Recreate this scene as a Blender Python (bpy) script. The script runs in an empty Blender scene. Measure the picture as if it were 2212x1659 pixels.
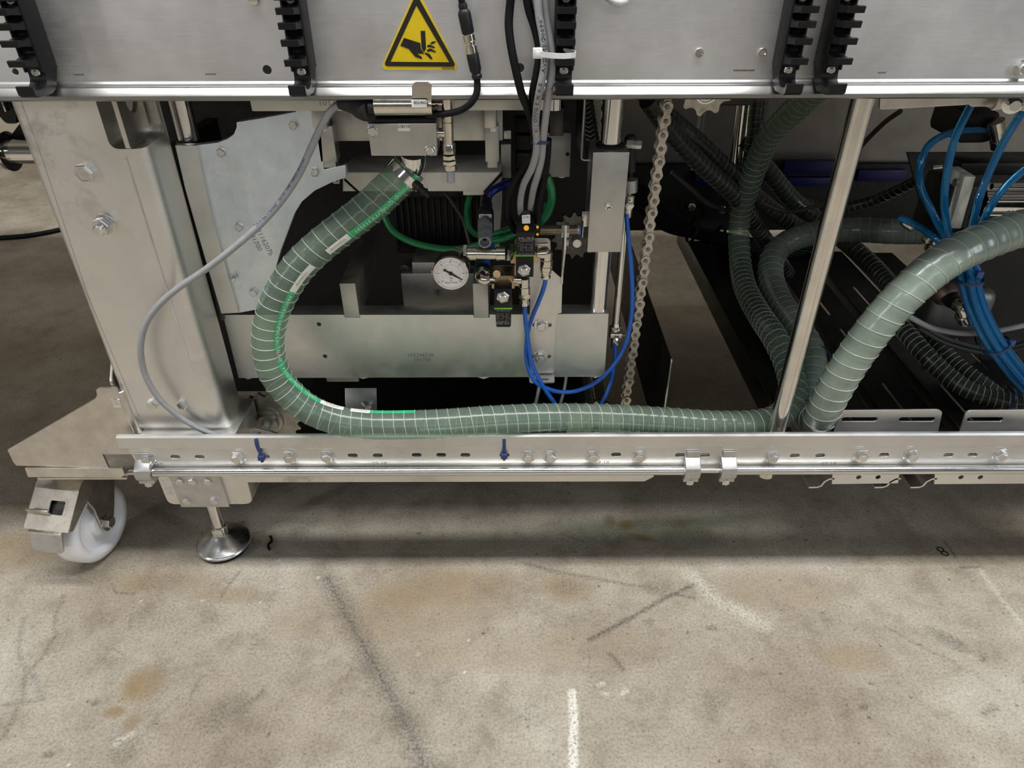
import bpy, bmesh, math, random
import numpy as np
from mathutils import Vector, Matrix
random.seed(7)
rng = np.random.default_rng(11)
SC = bpy.context.scene
COL = SC.collection
# ---------------------------------------------------------------- camera
FPX, CU, CV = 1534.0, 1106.0, 829.5
PITCH, ROLL = math.radians(34.2), 0.0033
CAMP = Vector((0, 0, 1.0))
_F = Vector((0, math.cos(PITCH), -math.sin(PITCH)))
_U0 = Vector((0, math.sin(PITCH), math.cos(PITCH)))
_R0 = Vector((1, 0, 0))
_R = _R0 * math.cos(ROLL) - _U0 * math.sin(ROLL)
_U = _U0 * math.cos(ROLL) + _R0 * math.sin(ROLL)
cam = bpy.data.cameras.new('camera')
cam.sensor_width = 36.0
cam.sensor_fit = 'HORIZONTAL'
cam.lens = FPX / 2212.0 * 36.0
cam.clip_start = 0.02
camo = bpy.data.objects.new('camera', cam)
COL.objects.link(camo)
m = Matrix.Identity(4)
for i in range(3):
    m[i][0] = _R[i]; m[i][1] = _U[i]; m[i][2] = -_F[i]; m[i][3] = CAMP[i]
camo.matrix_world = m
SC.camera = camo
# ---------------------------------------------------------------- world, lamps, exposure
SC.view_settings.view_transform = 'Standard'
SC.view_settings.look = 'None'
SC.view_settings.gamma = 1.0
SC.view_settings.use_curve_mapping = False
SC.view_settings.exposure = 0.63
SC.cycles.use_denoising = True
SC.cycles.max_bounces = 8
SC.cycles.transparent_max_bounces = 16
SC.cycles.caustics_reflective = False
SC.cycles.caustics_refractive = False
w = bpy.data.worlds.new('hall'); SC.world = w; w.use_nodes = True
w.node_tree.nodes['Background'].inputs[0].default_value = (0.93, 0.97, 1.0, 1)
w.node_tree.nodes['Background'].inputs[1].default_value = 0.06
def lamp(name, loc, sx, sy, power, col=(1, .995, .98), aim=None):
    l = bpy.data.lights.new(name, 'AREA'); l.shape = 'RECTANGLE'; l.size = sx; l.size_y = sy
    l.energy = power; l.color = col
    o = bpy.data.objects.new(name, l); COL.objects.link(o); o.location = loc
    if aim is not None:
        o.rotation_euler = (Vector(aim) - Vector(loc)).to_track_quat('-Z', 'Y').to_euler()
    return o
lamp('hall_lamp_front', (0.4, 0.14, 4.6), 5.2, 0.50, 205)
lamp('far_fill_light', (0.0, -6.5, 3.9), 9.0, 0.8, 56, (1, .985, .96), (0, .9, .5))  # unseen fill, added to brighten the upright front faces
lamp('hall_lamp_rear', (0.0, 2.7, 4.4), 7.0, 0.4, 9)
lamp('hall_window_right', (4.2, -1.6, 2.3), 0.22, 2.6, 26, (.86, .93, 1), (0.2, .9, .5))
lamp('hall_window_left', (-4.6, -2.4, 2.4), 0.22, 2.4, 28, (1, .97, .93), (0, .9, .5))
# ---------------------------------------------------------------- helpers
def ray(u, v):
    return _F + _R * ((u - CU) / FPX) + _U * ((CV - v) / FPX)
def P(u, v, Y):
    d = ray(u, v); return CAMP + d * (Y / d.y)
def PZ(u, v, Z):
    d = ray(u, v); return CAMP + d * ((Z - CAMP.z) / d.z)
def Z(v, Y, u=1106):
    return P(u, v, Y).z
def pl(uvs, Y):
    return [(p.x, p.z) for p in (P(u, v, Y) for u, v in uvs)]
ROOTS = {}
def tag(o, label=None, cat=None, group=None, kind=None):
    if label: o['label'] = label
    if cat: o['category'] = cat
    if group: o['group'] = group
    if kind: o['kind'] = kind
    return o
def thing(name, label, cat, loc, group=None):
    o = bpy.data.objects.new(name, None); o.empty_display_size = .02
    COL.objects.link(o); o.location = Vector(loc)
    return tag(o, label, cat, group)
def wloc(o):
    p = Vector((0, 0, 0))
    while o is not None:
        p += o.location; o = o.parent
    return p
def finish(me, mat, smooth=True, ang=35):
    if mat is not None: me.materials.append(mat)
    if smooth and len(me.polygons):
        me.polygons.foreach_set('use_smooth', [True] * len(me.polygons))
        me.set_sharp_from_angle(angle=math.radians(ang))
    me.update()
def bbox_mid(me):
    n = len(me.vertices); co = np.empty(n * 3); me.vertices.foreach_get('co', co); co = co.reshape(-1, 3)
    lo, hi = co.min(0), co.max(0)
    return Vector(((lo[0] + hi[0]) / 2, (lo[1] + hi[1]) / 2, lo[2]))
def obj(name, bm, mat, parent=None, label=None, cat=None, group=None, kind=None, smooth=True, ang=35, origin=None):
    """bm: bmesh or mesh with world coordinates; links ONE mesh object"""
    if isinstance(bm, bmesh.types.BMesh):
        bmesh.ops.recalc_face_normals(bm, faces=bm.faces[:])
        me = bpy.data.meshes.new(name); bm.to_mesh(me); bm.free()
    else:
        me = bm; me.name = name
    finish(me, mat, smooth, ang)
    o = bpy.data.objects.new(name, me); COL.objects.link(o)
    org = Vector(origin) if origin is not None else bbox_mid(me)
    me.transform(Matrix.Translation(-org))
    if parent is not None:
        o.parent = parent; o.location = org - wloc(parent)
    else:
        o.location = org
    return tag(o, label, cat, group, kind)
def inst(name, src, loc, parent, rot=None, label=None, scale=None):
    """another object sharing the mesh of src at world loc"""
    o = bpy.data.objects.new(name, src.data if hasattr(src, 'data') else src); COL.objects.link(o)
    o.parent = parent; o.location = Vector(loc) - wloc(parent)
    if rot is not None: o.rotation_euler = rot
    if scale is not None: o.scale = scale
    if label: o['label'] = label
    return o
def copy_tree(root, loc, label=None):
    r = root.copy(); COL.objects.link(r); r.location = Vector(loc)
    if label: r['label'] = label
    for ch in list(root.children):
        c = ch.copy(); COL.objects.link(c); c.parent = r
        for g in list(ch.children):
            d = g.copy(); COL.objects.link(d); d.parent = c
    return r
NB = bmesh.new
def box(bm, x0, x1, y0, y1, z0, z1, bev=0.0, M=None, seg=2):
    vs = [bm.verts.new((x, y, z)) for x in (x0, x1) for y in (y0, y1) for z in (z0, z1)]
    fs = [bm.faces.new([vs[i] for i in q]) for q in ((0, 1, 3, 2), (4, 6, 7, 5), (0, 4, 5, 1), (2, 3, 7, 6), (0, 2, 6, 4), (1, 5, 7, 3))]
    bmesh.ops.recalc_face_normals(bm, faces=fs)
    if bev > 0:
        es = list({e for f in fs for e in f.edges})
        r = bmesh.ops.bevel(bm, geom=es, offset=bev, segments=seg, profile=.5, affect='EDGES', clamp_overlap=True)
        vs = list({v for f in r['faces'] for v in f.verts} | {v for v in vs if v.is_valid})
    if M is not None:
        for v in vs: v.co = M @ v.co
    return bm
def basis(axis, up=None):
    a = Vector(axis).normalized()
    ref = Vector(up) if up is not None else (Vector((0, 0, 1)) if abs(a.z) < .9 else Vector((1, 0, 0)))
    x = ref.cross(a)
    if x.length < 1e-6: x = Vector((1, 0, 0)).cross(a)
    x.normalize(); y = a.cross(x)
    return x, y, a
def lathe(bm, p0, axis, prof, n=24, ph=0.0, up=None, caps=True):
    """revolve (distance along axis, radius) pairs; n=6 makes hexagons"""
    x, y, a = basis(axis, up); p0 = Vector(p0); rings = []
    for d, r in prof:
        r = max(r, 1e-5)
        rings.append([bm.verts.new(p0 + a * d + (x * math.cos(t) + y * math.sin(t)) * r)
                      for t in (ph + 2 * math.pi * k / n for k in range(n))])
    for A, B in zip(rings, rings[1:]):
        for k in range(n):
            bm.faces.new((A[k], A[(k + 1) % n], B[(k + 1) % n], B[k]))
    if caps:
        bm.faces.new(rings[0][::-1]); bm.faces.new(rings[-1])
    return bm
def cyl(bm, p0, p1, r, r1=None, n=24, bev=0.0):
    p0 = Vector(p0); p1 = Vector(p1); L = (p1 - p0).length; r1 = r if r1 is None else r1
    pr = [(0, r), (L, r1)] if bev <= 0 else [(0, r - bev), (bev, r), (L - bev, r1), (L, r1 - bev)]
    return lathe(bm, p0, p1 - p0, pr, n)
def catmull(pts, step=.004, closed=False):
    pts = [Vector(p) for p in pts]
    q = [pts[0] * 2 - pts[1]] + pts + [pts[-1] * 2 - pts[-2]]
    out = []
    for i in range(1, len(q) - 2):
        a, b, c, d = q[i - 1], q[i], q[i + 1], q[i + 2]
        n = max(2, int((c - b).length / step * 1.3))
        for k in range(n):
            t = k / n
            out.append(.5 * ((2 * b) + (c - a) * t + (2 * a - 5 * b + 4 * c - d) * t * t + (3 * b - a - 3 * c + d) * t ** 3))
    out.append(q[-2].copy())
    return resample(out, step)
def resample(pts, step):
    A = np.array([tuple(p) for p in pts]); s = np.concatenate([[0], np.cumsum(np.linalg.norm(np.diff(A, axis=0), axis=1))])
    n = max(2, int(round(s[-1] / step)) + 1); t = np.linspace(0, s[-1], n)
    B = np.stack([np.interp(t, s, A[:, i]) for i in range(3)], 1)
    return [Vector(b) for b in B]
def frames(path, ref=None):
    """tangent, normal, binormal along the path; ref: normals lean to this vector, else parallel transport"""
    n = len(path); T = [(path[min(i + 1, n - 1)] - path[max(i - 1, 0)]).normalized() for i in range(n)]
    N = []
    r = Vector(ref) if ref is not None else (Vector((0, 0, 1)) if abs(T[0].z) < .8 else Vector((0, -1, 0)))
    for i in range(n):
        b = r if ref is not None or i == 0 else N[-1]
        N.append((b - T[i] * b.dot(T[i])).normalized())
    return T, N, [T[i].cross(N[i]) for i in range(n)]
def tube(bm, path, r, n=12, caps=True, rf=None):
    T, N, B = frames(path); rings = []
    for i, p in enumerate(path):
        rr = r if rf is None else rf(i)
        rings.append([bm.verts.new(p + (N[i] * math.cos(2 * math.pi * k / n) + B[i] * math.sin(2 * math.pi * k / n)) * rr) for k in range(n)])
    for A, C in zip(rings, rings[1:]):
        for k in range(n): bm.faces.new((A[k], A[(k + 1) % n], C[(k + 1) % n], C[k]))
    if caps: bm.faces.new(rings[0][::-1]); bm.faces.new(rings[-1])
    return bm
def strip(bm, path, r, a0, a1, k=5, ref=(0, -1, .3), s0=0, s1=None, off=.0003):
    """a band lying on a tube's surface between the angles a0..a1"""
    T, N, B = frames(path, ref); rows = []
    s1 = len(path) if s1 is None else s1
    for i in range(s0, s1):
        rows.append([bm.verts.new(path[i] + (N[i] * math.cos(a) + B[i] * math.sin(a)) * (r + off)) for a in np.linspace(a0, a1, k)])
    for A, C in zip(rows, rows[1:]):
        for j in range(k - 1): bm.faces.new((A[j], A[j + 1], C[j + 1], C[j]))
    return bm
def curve_mesh(c):
    o = bpy.data.objects.new('tmp', c); me = bpy.data.meshes.new_from_object(o)
    bpy.data.objects.remove(o); bpy.data.curves.remove(c); me.materials.clear()
    return me
def sheet(outer, holes=(), t=.003, bev=.0004, M=None, y0=None, seg=1):
    """flat plate with holes: points (x,z), front at y0, thickness t into +Y (or frame M: local z is the thickness)"""
    c = bpy.data.curves.new('plate', 'CURVE'); c.dimensions = '2D'; c.fill_mode = 'BOTH'
    bev = min(bev, t * .45)
    c.extrude = max(t / 2 - bev, 1e-5); c.bevel_depth = bev; c.bevel_resolution = seg; c.offset = -bev
    for ring in [outer] + list(holes):
        s = c.splines.new('POLY'); s.points.add(len(ring) - 1); s.use_cyclic_u = True
        for p, q in zip(s.points, ring): p.co = (q[0], q[1], 0, 1)
    me = curve_mesh(c)
    if M is None:
        M = Matrix(((1, 0, 0, 0), (0, 0, -1, y0 + t / 2), (0, 1, 0, 0), (0, 0, 0, 1)))
    me.transform(M)
    return me
def text(s, size, M=None, at=None, ext=.0002, align='CENTER', sx=1.0, rot=0.0):
    """lettering; at=(x,y,z): upright, facing -Y"""
    c = bpy.data.curves.new('text', 'FONT'); c.body = s; c.size = size; c.extrude = ext; c.align_x = align; c.align_y = 'CENTER'
    c.resolution_u = 2
    me = curve_mesh(c)
    me.transform(Matrix.Rotation(rot, 4, 'Z') @ Matrix.Diagonal((sx, 1, 1, 1)))
    if M is None:
        M = Matrix(((1, 0, 0, at[0]), (0, 0, -1, at[1]), (0, 1, 0, at[2]), (0, 0, 0, 1)))
    me.transform(M)
    return me
def frame(o, x, y):
    """matrix with origin o, local x, y axes; z = x cross y"""
    x = Vector(x).normalized(); y = Vector(y); y = (y - x * y.dot(x)).normalized(); z = x.cross(y)
    M = Matrix.Identity(4)
    for i in range(3): M[i][0] = x[i]; M[i][1] = y[i]; M[i][2] = z[i]; M[i][3] = o[i]
    return M
def wrap_text(s, path, r, s_at, ang, size, ref=(0, -1, .3), flip=False, sx=1.0, off=.0005):
    """lettering laid along a tube: local x runs along the path from arc length s_at"""
    c = bpy.data.curves.new('text', 'FONT'); c.body = s; c.size = size; c.align_x = 'CENTER'; c.align_y = 'CENTER'; c.resolution_u = 1
    me = curve_mesh(c); T, N, B = frames(path, ref)
    A = np.array([tuple(p) for p in path]); S = np.concatenate([[0], np.cumsum(np.linalg.norm(np.diff(A, axis=0), axis=1))])
    for v in me.vertices:
        lx, ly = (v.co.x * sx, v.co.y)
        if flip: lx, ly = -lx, -ly
        q = s_at + lx; i = int(np.clip(np.searchsorted(S, q) - 1, 0, len(path) - 2))
        f = (q - S[i]) / max(S[i + 1] - S[i], 1e-9); f = min(max(f, 0), 1)
        p = path[i].lerp(path[i + 1], f); a = ang - ly / r
        n = N[i].lerp(N[i + 1], f); b = B[i].lerp(B[i + 1], f)
        v.co = p + (n * math.cos(a) + b * math.sin(a)) * (r + off)
    return me
def circ(cx, cz, r, n=20): return [(cx + r * math.cos(2 * math.pi * k / n), cz + r * math.sin(2 * math.pi * k / n)) for k in range(n)]
def slot(cx, cz, w, h, n=8, rot=0.0):
    r = h / 2; a = w / 2 - r; pts = []
    for k in range(n + 1): t = -math.pi / 2 + math.pi * k / n; pts.append((a + r * math.cos(t), r * math.sin(t)))
    for k in range(n + 1): t = math.pi / 2 + math.pi * k / n; pts.append((-a + r * math.cos(t), r * math.sin(t)))
    c, s = math.cos(rot), math.sin(rot)
    return [(cx + x * c - y * s, cz + x * s + y * c) for x, y in pts]
def rrect(x0, x1, z0, z1, r, n=5):
    pts = []
    for cx, cz, a in ((x1 - r, z1 - r, 0), (x0 + r, z1 - r, 90), (x0 + r, z0 + r, 180), (x1 - r, z0 + r, 270)):
        for k in range(n + 1): t = math.radians(a + 90 * k / n); pts.append((cx + r * math.cos(t), cz + r * math.sin(t)))
    return pts
def roundpoly(pts, r, n=4):
    """round the corners of a polygon; r: radius or list"""
    out = []; N_ = len(pts)
    for i, p in enumerate(pts):
        rr = r[i] if isinstance(r, (list, tuple)) else r
        p = Vector((p[0], p[1])); a = Vector(pts[i - 1][:2]) - p; b = Vector(pts[(i + 1) % N_][:2]) - p
        d = min(rr, a.length * .45, b.length * .45)
        if d < 1e-6: out.append((p.x, p.y)); continue
        A = p + a.normalized() * d; B = p + b.normalized() * d
        for k in range(n + 1):
            t = k / n; q = A * (1 - t) ** 2 + p * 2 * t * (1 - t) + B * t * t; out.append((q.x, q.y))
    return out
def extrude_x(bm, prof, x0, x1):
    """profile of (y,z) points extruded along X"""
    A = [bm.verts.new((x0, y, z)) for y, z in prof]; B = [bm.verts.new((x1, y, z)) for y, z in prof]; n = len(prof)
    for k in range(n): bm.faces.new((A[k], A[(k + 1) % n], B[(k + 1) % n], B[k]))
    bm.faces.new(A[::-1]); bm.faces.new(B)
    return bm
def ribbon(prof, t):
    """open polyline (y,z) thickened to a closed profile"""
    n = len(prof); L = []; R = []
    for i in range(n):
        a = Vector(prof[max(i - 1, 0)]); b = Vector(prof[min(i + 1, n - 1)]); d = (b - a).normalized(); q = Vector((-d.y, d.x)) * t / 2
        L.append((prof[i][0] + q.x, prof[i][1] + q.y)); R.append((prof[i][0] - q.x, prof[i][1] - q.y))
    return L + R[::-1]
def band(bm, path, w, t, ref):
    """flat strap (cable tie, sheet strip): width w along ref cross tangent, thickness t"""
    T, N, B = frames(path, ref); rings = []
    for i, p in enumerate(path):
        rings.append([bm.verts.new(p + N[i] * a * t / 2 + B[i] * b * w / 2) for a, b in ((1, 1), (1, -1), (-1, -1), (-1, 1))])
    for A, C in zip(rings, rings[1:]):
        for k in range(4): bm.faces.new((A[k], A[(k + 1) % 4], C[(k + 1) % 4], C[k]))
    bm.faces.new(rings[0][::-1]); bm.faces.new(rings[-1])
    return bm
def ring_path(c, axis, ra, rb=None, n=28, up=None, a0=0, a1=360):
    x, y, a = basis(axis, up); rb = ra if rb is None else rb
    return [Vector(c) + x * ra * math.cos(math.radians(t)) + y * rb * math.sin(math.radians(t)) for t in np.linspace(a0, a1, n)]
# ---------------------------------------------------------------- materials
MATS = {}
def _new(name):
    mt = bpy.data.materials.new(name); mt.use_nodes = True; nt = mt.node_tree
    return mt, nt, nt.nodes['Principled BSDF']
def _noise(nt, scale, detail=4, rough=.6, vec=None, stretch=None):
    n = nt.nodes.new('ShaderNodeTexNoise'); n.inputs['Scale'].default_value = scale; n.inputs['Detail'].default_value = detail; n.inputs['Roughness'].default_value = rough
    g = nt.nodes.new('ShaderNodeNewGeometry'); out = g.outputs['Position']
    if stretch:
        mp = nt.nodes.new('ShaderNodeMapping'); mp.inputs['Scale'].default_value = stretch; nt.links.new(out, mp.inputs['Vector']); out = mp.outputs[0]
    nt.links.new(out, n.inputs['Vector'])
    return n
def _ramp(nt, src, stops):
    r = nt.nodes.new('ShaderNodeValToRGB'); els = r.color_ramp.elements
    while len(els) < len(stops): els.new(.5)
    for e, (p, c) in zip(els, stops): e.position = p; e.color = c if len(c) == 4 else (*c, 1)
    nt.links.new(src, r.inputs[0]); return r
def _map(nt, src, a, b, c, d):
    mr = nt.nodes.new('ShaderNodeMapRange'); nt.links.new(src, mr.inputs[0])
    for k, x in zip((1, 2, 3, 4), (a, b, c, d)): mr.inputs[k].default_value = x
    return mr
def g3(c, k=1.0): return (c[0] * k, c[1] * k, c[2] * k, 1)
def metal(name, col, rough=.35, brush=None, bump=.0, smudge=.12, spots=0.0, dark=.75, scale=14, metallic=1.0):
    """brushed / cast / plated metal: streaks along the brush direction, smudges and stains"""
    if name in MATS: return MATS[name]
    mt, nt, b = _new(name); b.inputs['Metallic'].default_value = metallic
    n1 = _noise(nt, scale, 5, .6)
    c1 = _ramp(nt, n1.outputs['Fac'], [(.35, g3(col, 1 - smudge)), (.62, g3(col, 1 + smudge * .35))])
    csrc = c1.outputs[0]
    if spots:
        n3 = _noise(nt, scale * 2.2, 7, .7)
        r3 = _ramp(nt, n3.outputs['Fac'], [(.50, (0, 0, 0)), (.60, (1, 1, 1))])
        n4 = _noise(nt, scale * .35, 2, .5); r4 = _ramp(nt, n4.outputs['Fac'], [(.44, (0, 0, 0)), (.60, (1, 1, 1))])
        mu = nt.nodes.new('ShaderNodeMath'); mu.operation = 'MULTIPLY'; nt.links.new(r3.outputs[0], mu.inputs[0]); nt.links.new(r4.outputs[0], mu.inputs[1])
        m2 = nt.nodes.new('ShaderNodeMath'); m2.operation = 'MULTIPLY'; m2.inputs[1].default_value = spots; nt.links.new(mu.outputs[0], m2.inputs[0])
        mx = nt.nodes.new('ShaderNodeMix'); mx.data_type = 'RGBA'; nt.links.new(m2.outputs[0], mx.inputs[0]); nt.links.new(csrc, mx.inputs[6]); mx.inputs[7].default_value = g3(col, dark)
        csrc = mx.outputs[2]
    nt.links.new(csrc, b.inputs['Base Color'])
    n2 = _noise(nt, scale * 1.7, 4, .6)
    mr = _map(nt, n2.outputs['Fac'], .3, .7, rough * .85, min(1, rough * 1.2)); rs = mr.outputs[0]
    if brush:
        nb = _noise(nt, 60, 3, .7, stretch=brush)
        bp = nt.nodes.new('ShaderNodeBump'); bp.inputs['Strength'].default_value = bump; bp.inputs['Distance'].default_value = .0006
        nt.links.new(nb.outputs['Fac'], bp.inputs['Height']); nt.links.new(bp.outputs[0], b.inputs['Normal'])
        ad = nt.nodes.new('ShaderNodeMath'); ad.operation = 'MULTIPLY_ADD'; nt.links.new(nb.outputs['Fac'], ad.inputs[0]); ad.inputs[1].default_value = .12
        nt.links.new(rs, ad.inputs[2]); rs = ad.outputs[0]
    elif bump:
        nb = _noise(nt, scale * 25, 4, .7)
        bp = nt.nodes.new('ShaderNodeBump'); bp.inputs['Strength'].default_value = bump; bp.inputs['Distance'].default_value = .0004
        nt.links.new(nb.outputs['Fac'], bp.inputs['Height']); nt.links.new(bp.outputs[0], b.inputs['Normal'])
    nt.links.new(rs, b.inputs['Roughness'])
    MATS[name] = mt; return mt
def plastic(name, col, rough=.4, var=.08, bump=0.0, scale=60, spec=.5, coat=0.0, emit=None, sss=0.0):
    if name in MATS: return MATS[name]
    mt, nt, b = _new(name)
    n1 = _noise(nt, scale, 4, .6); c1 = _ramp(nt, n1.outputs['Fac'], [(.3, g3(col, 1 - var)), (.7, g3(col, 1 + var))])
    nt.links.new(c1.outputs[0], b.inputs['Base Color'])
    mr = _map(nt, n1.outputs['Fac'], .3, .7, rough * .85, min(1, rough * 1.15)); nt.links.new(mr.outputs[0], b.inputs['Roughness'])
    b.inputs['Specular IOR Level'].default_value = spec; b.inputs['Coat Weight'].default_value = coat
    if sss: b.inputs['Subsurface Weight'].default_value = sss; b.inputs['Subsurface Radius'].default_value = (.01, .01, .01)
    if emit: b.inputs['Emission Color'].default_value = (*emit[:3], 1); b.inputs['Emission Strength'].default_value = emit[3]
    if bump:
        bp = nt.nodes.new('ShaderNodeBump'); bp.inputs['Strength'].default_value = bump; bp.inputs['Distance'].default_value = .0005
        nb = _noise(nt, scale * 12, 3, .6); nt.links.new(nb.outputs['Fac'], bp.inputs['Height']); nt.links.new(bp.outputs[0], b.inputs['Normal'])
    MATS[name] = mt; return mt
def clear_plastic(name, col, tint, clear, rough=.12, scale=30, var=.12, bump=.15):
    """translucent hose wall: part of the light passes straight through, tinted"""
    mt, nt, b = _new(name)
    n1 = _noise(nt, scale, 5, .65); c1 = _ramp(nt, n1.outputs['Fac'], [(.3, g3(col, 1 - var)), (.7, g3(col, 1 + var))])
    nt.links.new(c1.outputs[0], b.inputs['Base Color']); b.inputs['Roughness'].default_value = rough; b.inputs['Specular IOR Level'].default_value = .6
    b.inputs['Coat Weight'].default_value = .35; b.inputs['Coat Roughness'].default_value = .22
    tr = nt.nodes.new('ShaderNodeBsdfTransparent'); tr.inputs[0].default_value = (*tint, 1)
    mx = nt.nodes.new('ShaderNodeMixShader'); mx.inputs[0].default_value = clear
    nt.links.new(b.outputs[0], mx.inputs[1]); nt.links.new(tr.outputs[0], mx.inputs[2])
    bp = nt.nodes.new('ShaderNodeBump'); bp.inputs['Strength'].default_value = bump; bp.inputs['Distance'].default_value = .002
    nb = _noise(nt, scale * 2.5, 4, .6); nt.links.new(nb.outputs['Fac'], bp.inputs['Height']); nt.links.new(bp.outputs[0], b.inputs['Normal'])
    nt.links.new(mx.outputs[0], nt.nodes['Material Output'].inputs[0])
    MATS[name] = mt; return mt
STEEL = metal('brushed_steel_sheet', (.70, .705, .71), .42, (.6, 14, 14), .10, .10, .25, .8, 6)
STEELV = metal('brushed_steel_leg', (.82, .805, .78), .36, (10, 10, .5), .07, .08, .75, .62, 7)
LIP = metal('polished_steel_lip', (.42, .415, .40), .28, (.5, 14, 14), .06, .06, .15, .7, 8)
RAILM = metal('rail_steel', (.72, .715, .70), .34, (.6, 12, 12), .08, .10, .3, .7, 8)
ROD = metal('ground_steel_rod', (.80, .79, .77), .13, None, .0, .05)
TUBEX = metal('drawn_steel_tube', (.78, .77, .75), .18, None, .0, .06)
POST = metal('post_steel', (.80, .77, .72), .16, None, .0, .10, 0, .75, 30)
BOLT = metal('zinc_bolt', (.74, .74, .73), .27, None, .05, .12, 0, .7, 90)
ALU = metal('anodised_alu', (.76, .77, .75), .42, None, .05, .07, .2, .8, 20)
ALU2 = metal('shaded_alu', (.56, .56, .54), .42, None, .05, .08, .2, .8, 18)  # darker copy of the aluminium, with the inside shading in its colour
ALUB = metal('bead_blasted_alu', (.82, .91, 1.0), .42, None, .08, .08, .3, .75, 18)
ALUD = metal('dark_alu', (.48, .48, .46), .5, None, .05, .08, 0, .8, 18)
NICK = metal('nickel_plated_brass', (.76, .72, .64), .17, None, .03, .12, .2, .6, 60)
BRASS = metal('brass', (.55, .42, .24), .32, None, .05, .15, 0, .7, 60)
ZINC = metal('zinc_cast', (.60, .60, .60), .36, None, .18, .12, .3, .7, 40)
CHROME = metal('chromed', (.80, .80, .80), .10, None, .0, .06)
CASTER = metal('plated_caster', (.62, .58, .51), .32, None, .06, .20, .45, .55, 22)
BRKT = metal('bracket_steel', (.70, .66, .60), .36, None, .08, .14, .3, .75, 26)
CHAINM = metal('chain_steel', (.60, .56, .49), .42, None, .15, .18, .5, .3, 110)
CHAIND = metal('oily_steel', (.20, .19, .18), .42, None, .1, .2, .3, .5, 80)
SPROK = metal('sprocket_steel', (.44, .42, .39), .38, None, .08, .2, .3, .5, 40)
DARKST = metal('dark_steel_sheet', (.085, .085, .085), .42, None, .0, .15)
BLACK = plastic('black_plastic', (.010, .010, .012), .42, spec=.35)
BLACKM = plastic('black_matt', (.010, .010, .011), .6)
RUB = plastic('black_rubber', (.006, .006, .007), .5, spec=.18)
GREY = plastic('grey_cable_jacket', (.33, .335, .35), .42)
GREYD = plastic('dark_grey_cable_jacket', (.06, .06, .062), .45)
GREYP = metal('grey_silencer', (.28, .29, .30), .5, None, .3, .25, .4, .5, 150, .4)
WHITE = plastic('white_label', (.85, .85, .84), .45)
NYLON = plastic('white_nylon_wheel', (.88, .89, .92), .33, .05, 0, 20, .5, 0, None, .25)
TIEW = plastic('white_tie', (.75, .76, .77), .4)
TIEB = plastic('blue_tie', (.02, .045, .14), .42)
BLUE = plastic('blue_tube', (.003, .135, .64), .30, .05, 0, 40, .5, .3)
BLUED = plastic('dark_blue_plastic', (.004, .012, .14), .4)
GREEN = plastic('green_tube', (.010, .20, .065), .28, .06, 0, 40, .5, .3)
PRTG = plastic('green_print', (.03, .42, .16), .4)
PRTW = plastic('white_print', (.75, .78, .74), .5)
INK = plastic('ink', (.02, .02, .03), .6)
INKB = plastic('blue_ink', (.02, .04, .25), .6)
ENGR = metal('engraved', (.36, .36, .35), .5)
YELL = plastic('sign_yellow', (.72, .52, .005), .42, .04)
SIGNK = plastic('sign_black', (.012, .012, .013), .42)
LIME = plastic('lime_gasket', (.18, .62, .05), .4)
AMBER = plastic('amber_lamp', (.9, .38, .02), .3, .05, 0, 40, .5, 0, (1, .42, .03, .3))
HOSE = clear_plastic('green_clear_hose', (.25, .32, .26), (.72, .86, .76), .62, .18)
HOSE2 = clear_plastic('green_milky_hose', (.27, .335, .285), (.50, .68, .56), .08, .22, 24, .18)
HOSE_SHADE = clear_plastic('green_shaded_hose', (.045, .055, .045), (.5, .6, .5), .25, .3)  # hose wall darkened in colour to stand for the unlit interior
WIRE = plastic('spring_wire', (.50, .55, .49), .35)
FOOTM = metal('satin_zinc', (.78, .78, .78), .24, None, .15, .15, .4, .6, 60)
def blue_glass():
    mt, nt, b = _new('clear_blue_tube')
    b.inputs['Base Color'].default_value = (.015, .30, .80, 1); b.inputs['Roughness'].default_value = .08; b.inputs['Coat Weight'].default_value = .3
    gl = nt.nodes.new('ShaderNodeBsdfGlass'); gl.inputs['Color'].default_value = (.38, .78, 1.0, 1); gl.inputs['Roughness'].default_value = .04; gl.inputs['IOR'].default_value = 1.35
    mx = nt.nodes.new('ShaderNodeMixShader'); mx.inputs[0].default_value = .62
    nt.links.new(b.outputs[0], mx.inputs[1]); nt.links.new(gl.outputs[0], mx.inputs[2]); nt.links.new(mx.outputs[0], nt.nodes['Material Output'].inputs[0])
    return mt
BTUBE = blue_glass()
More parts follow.
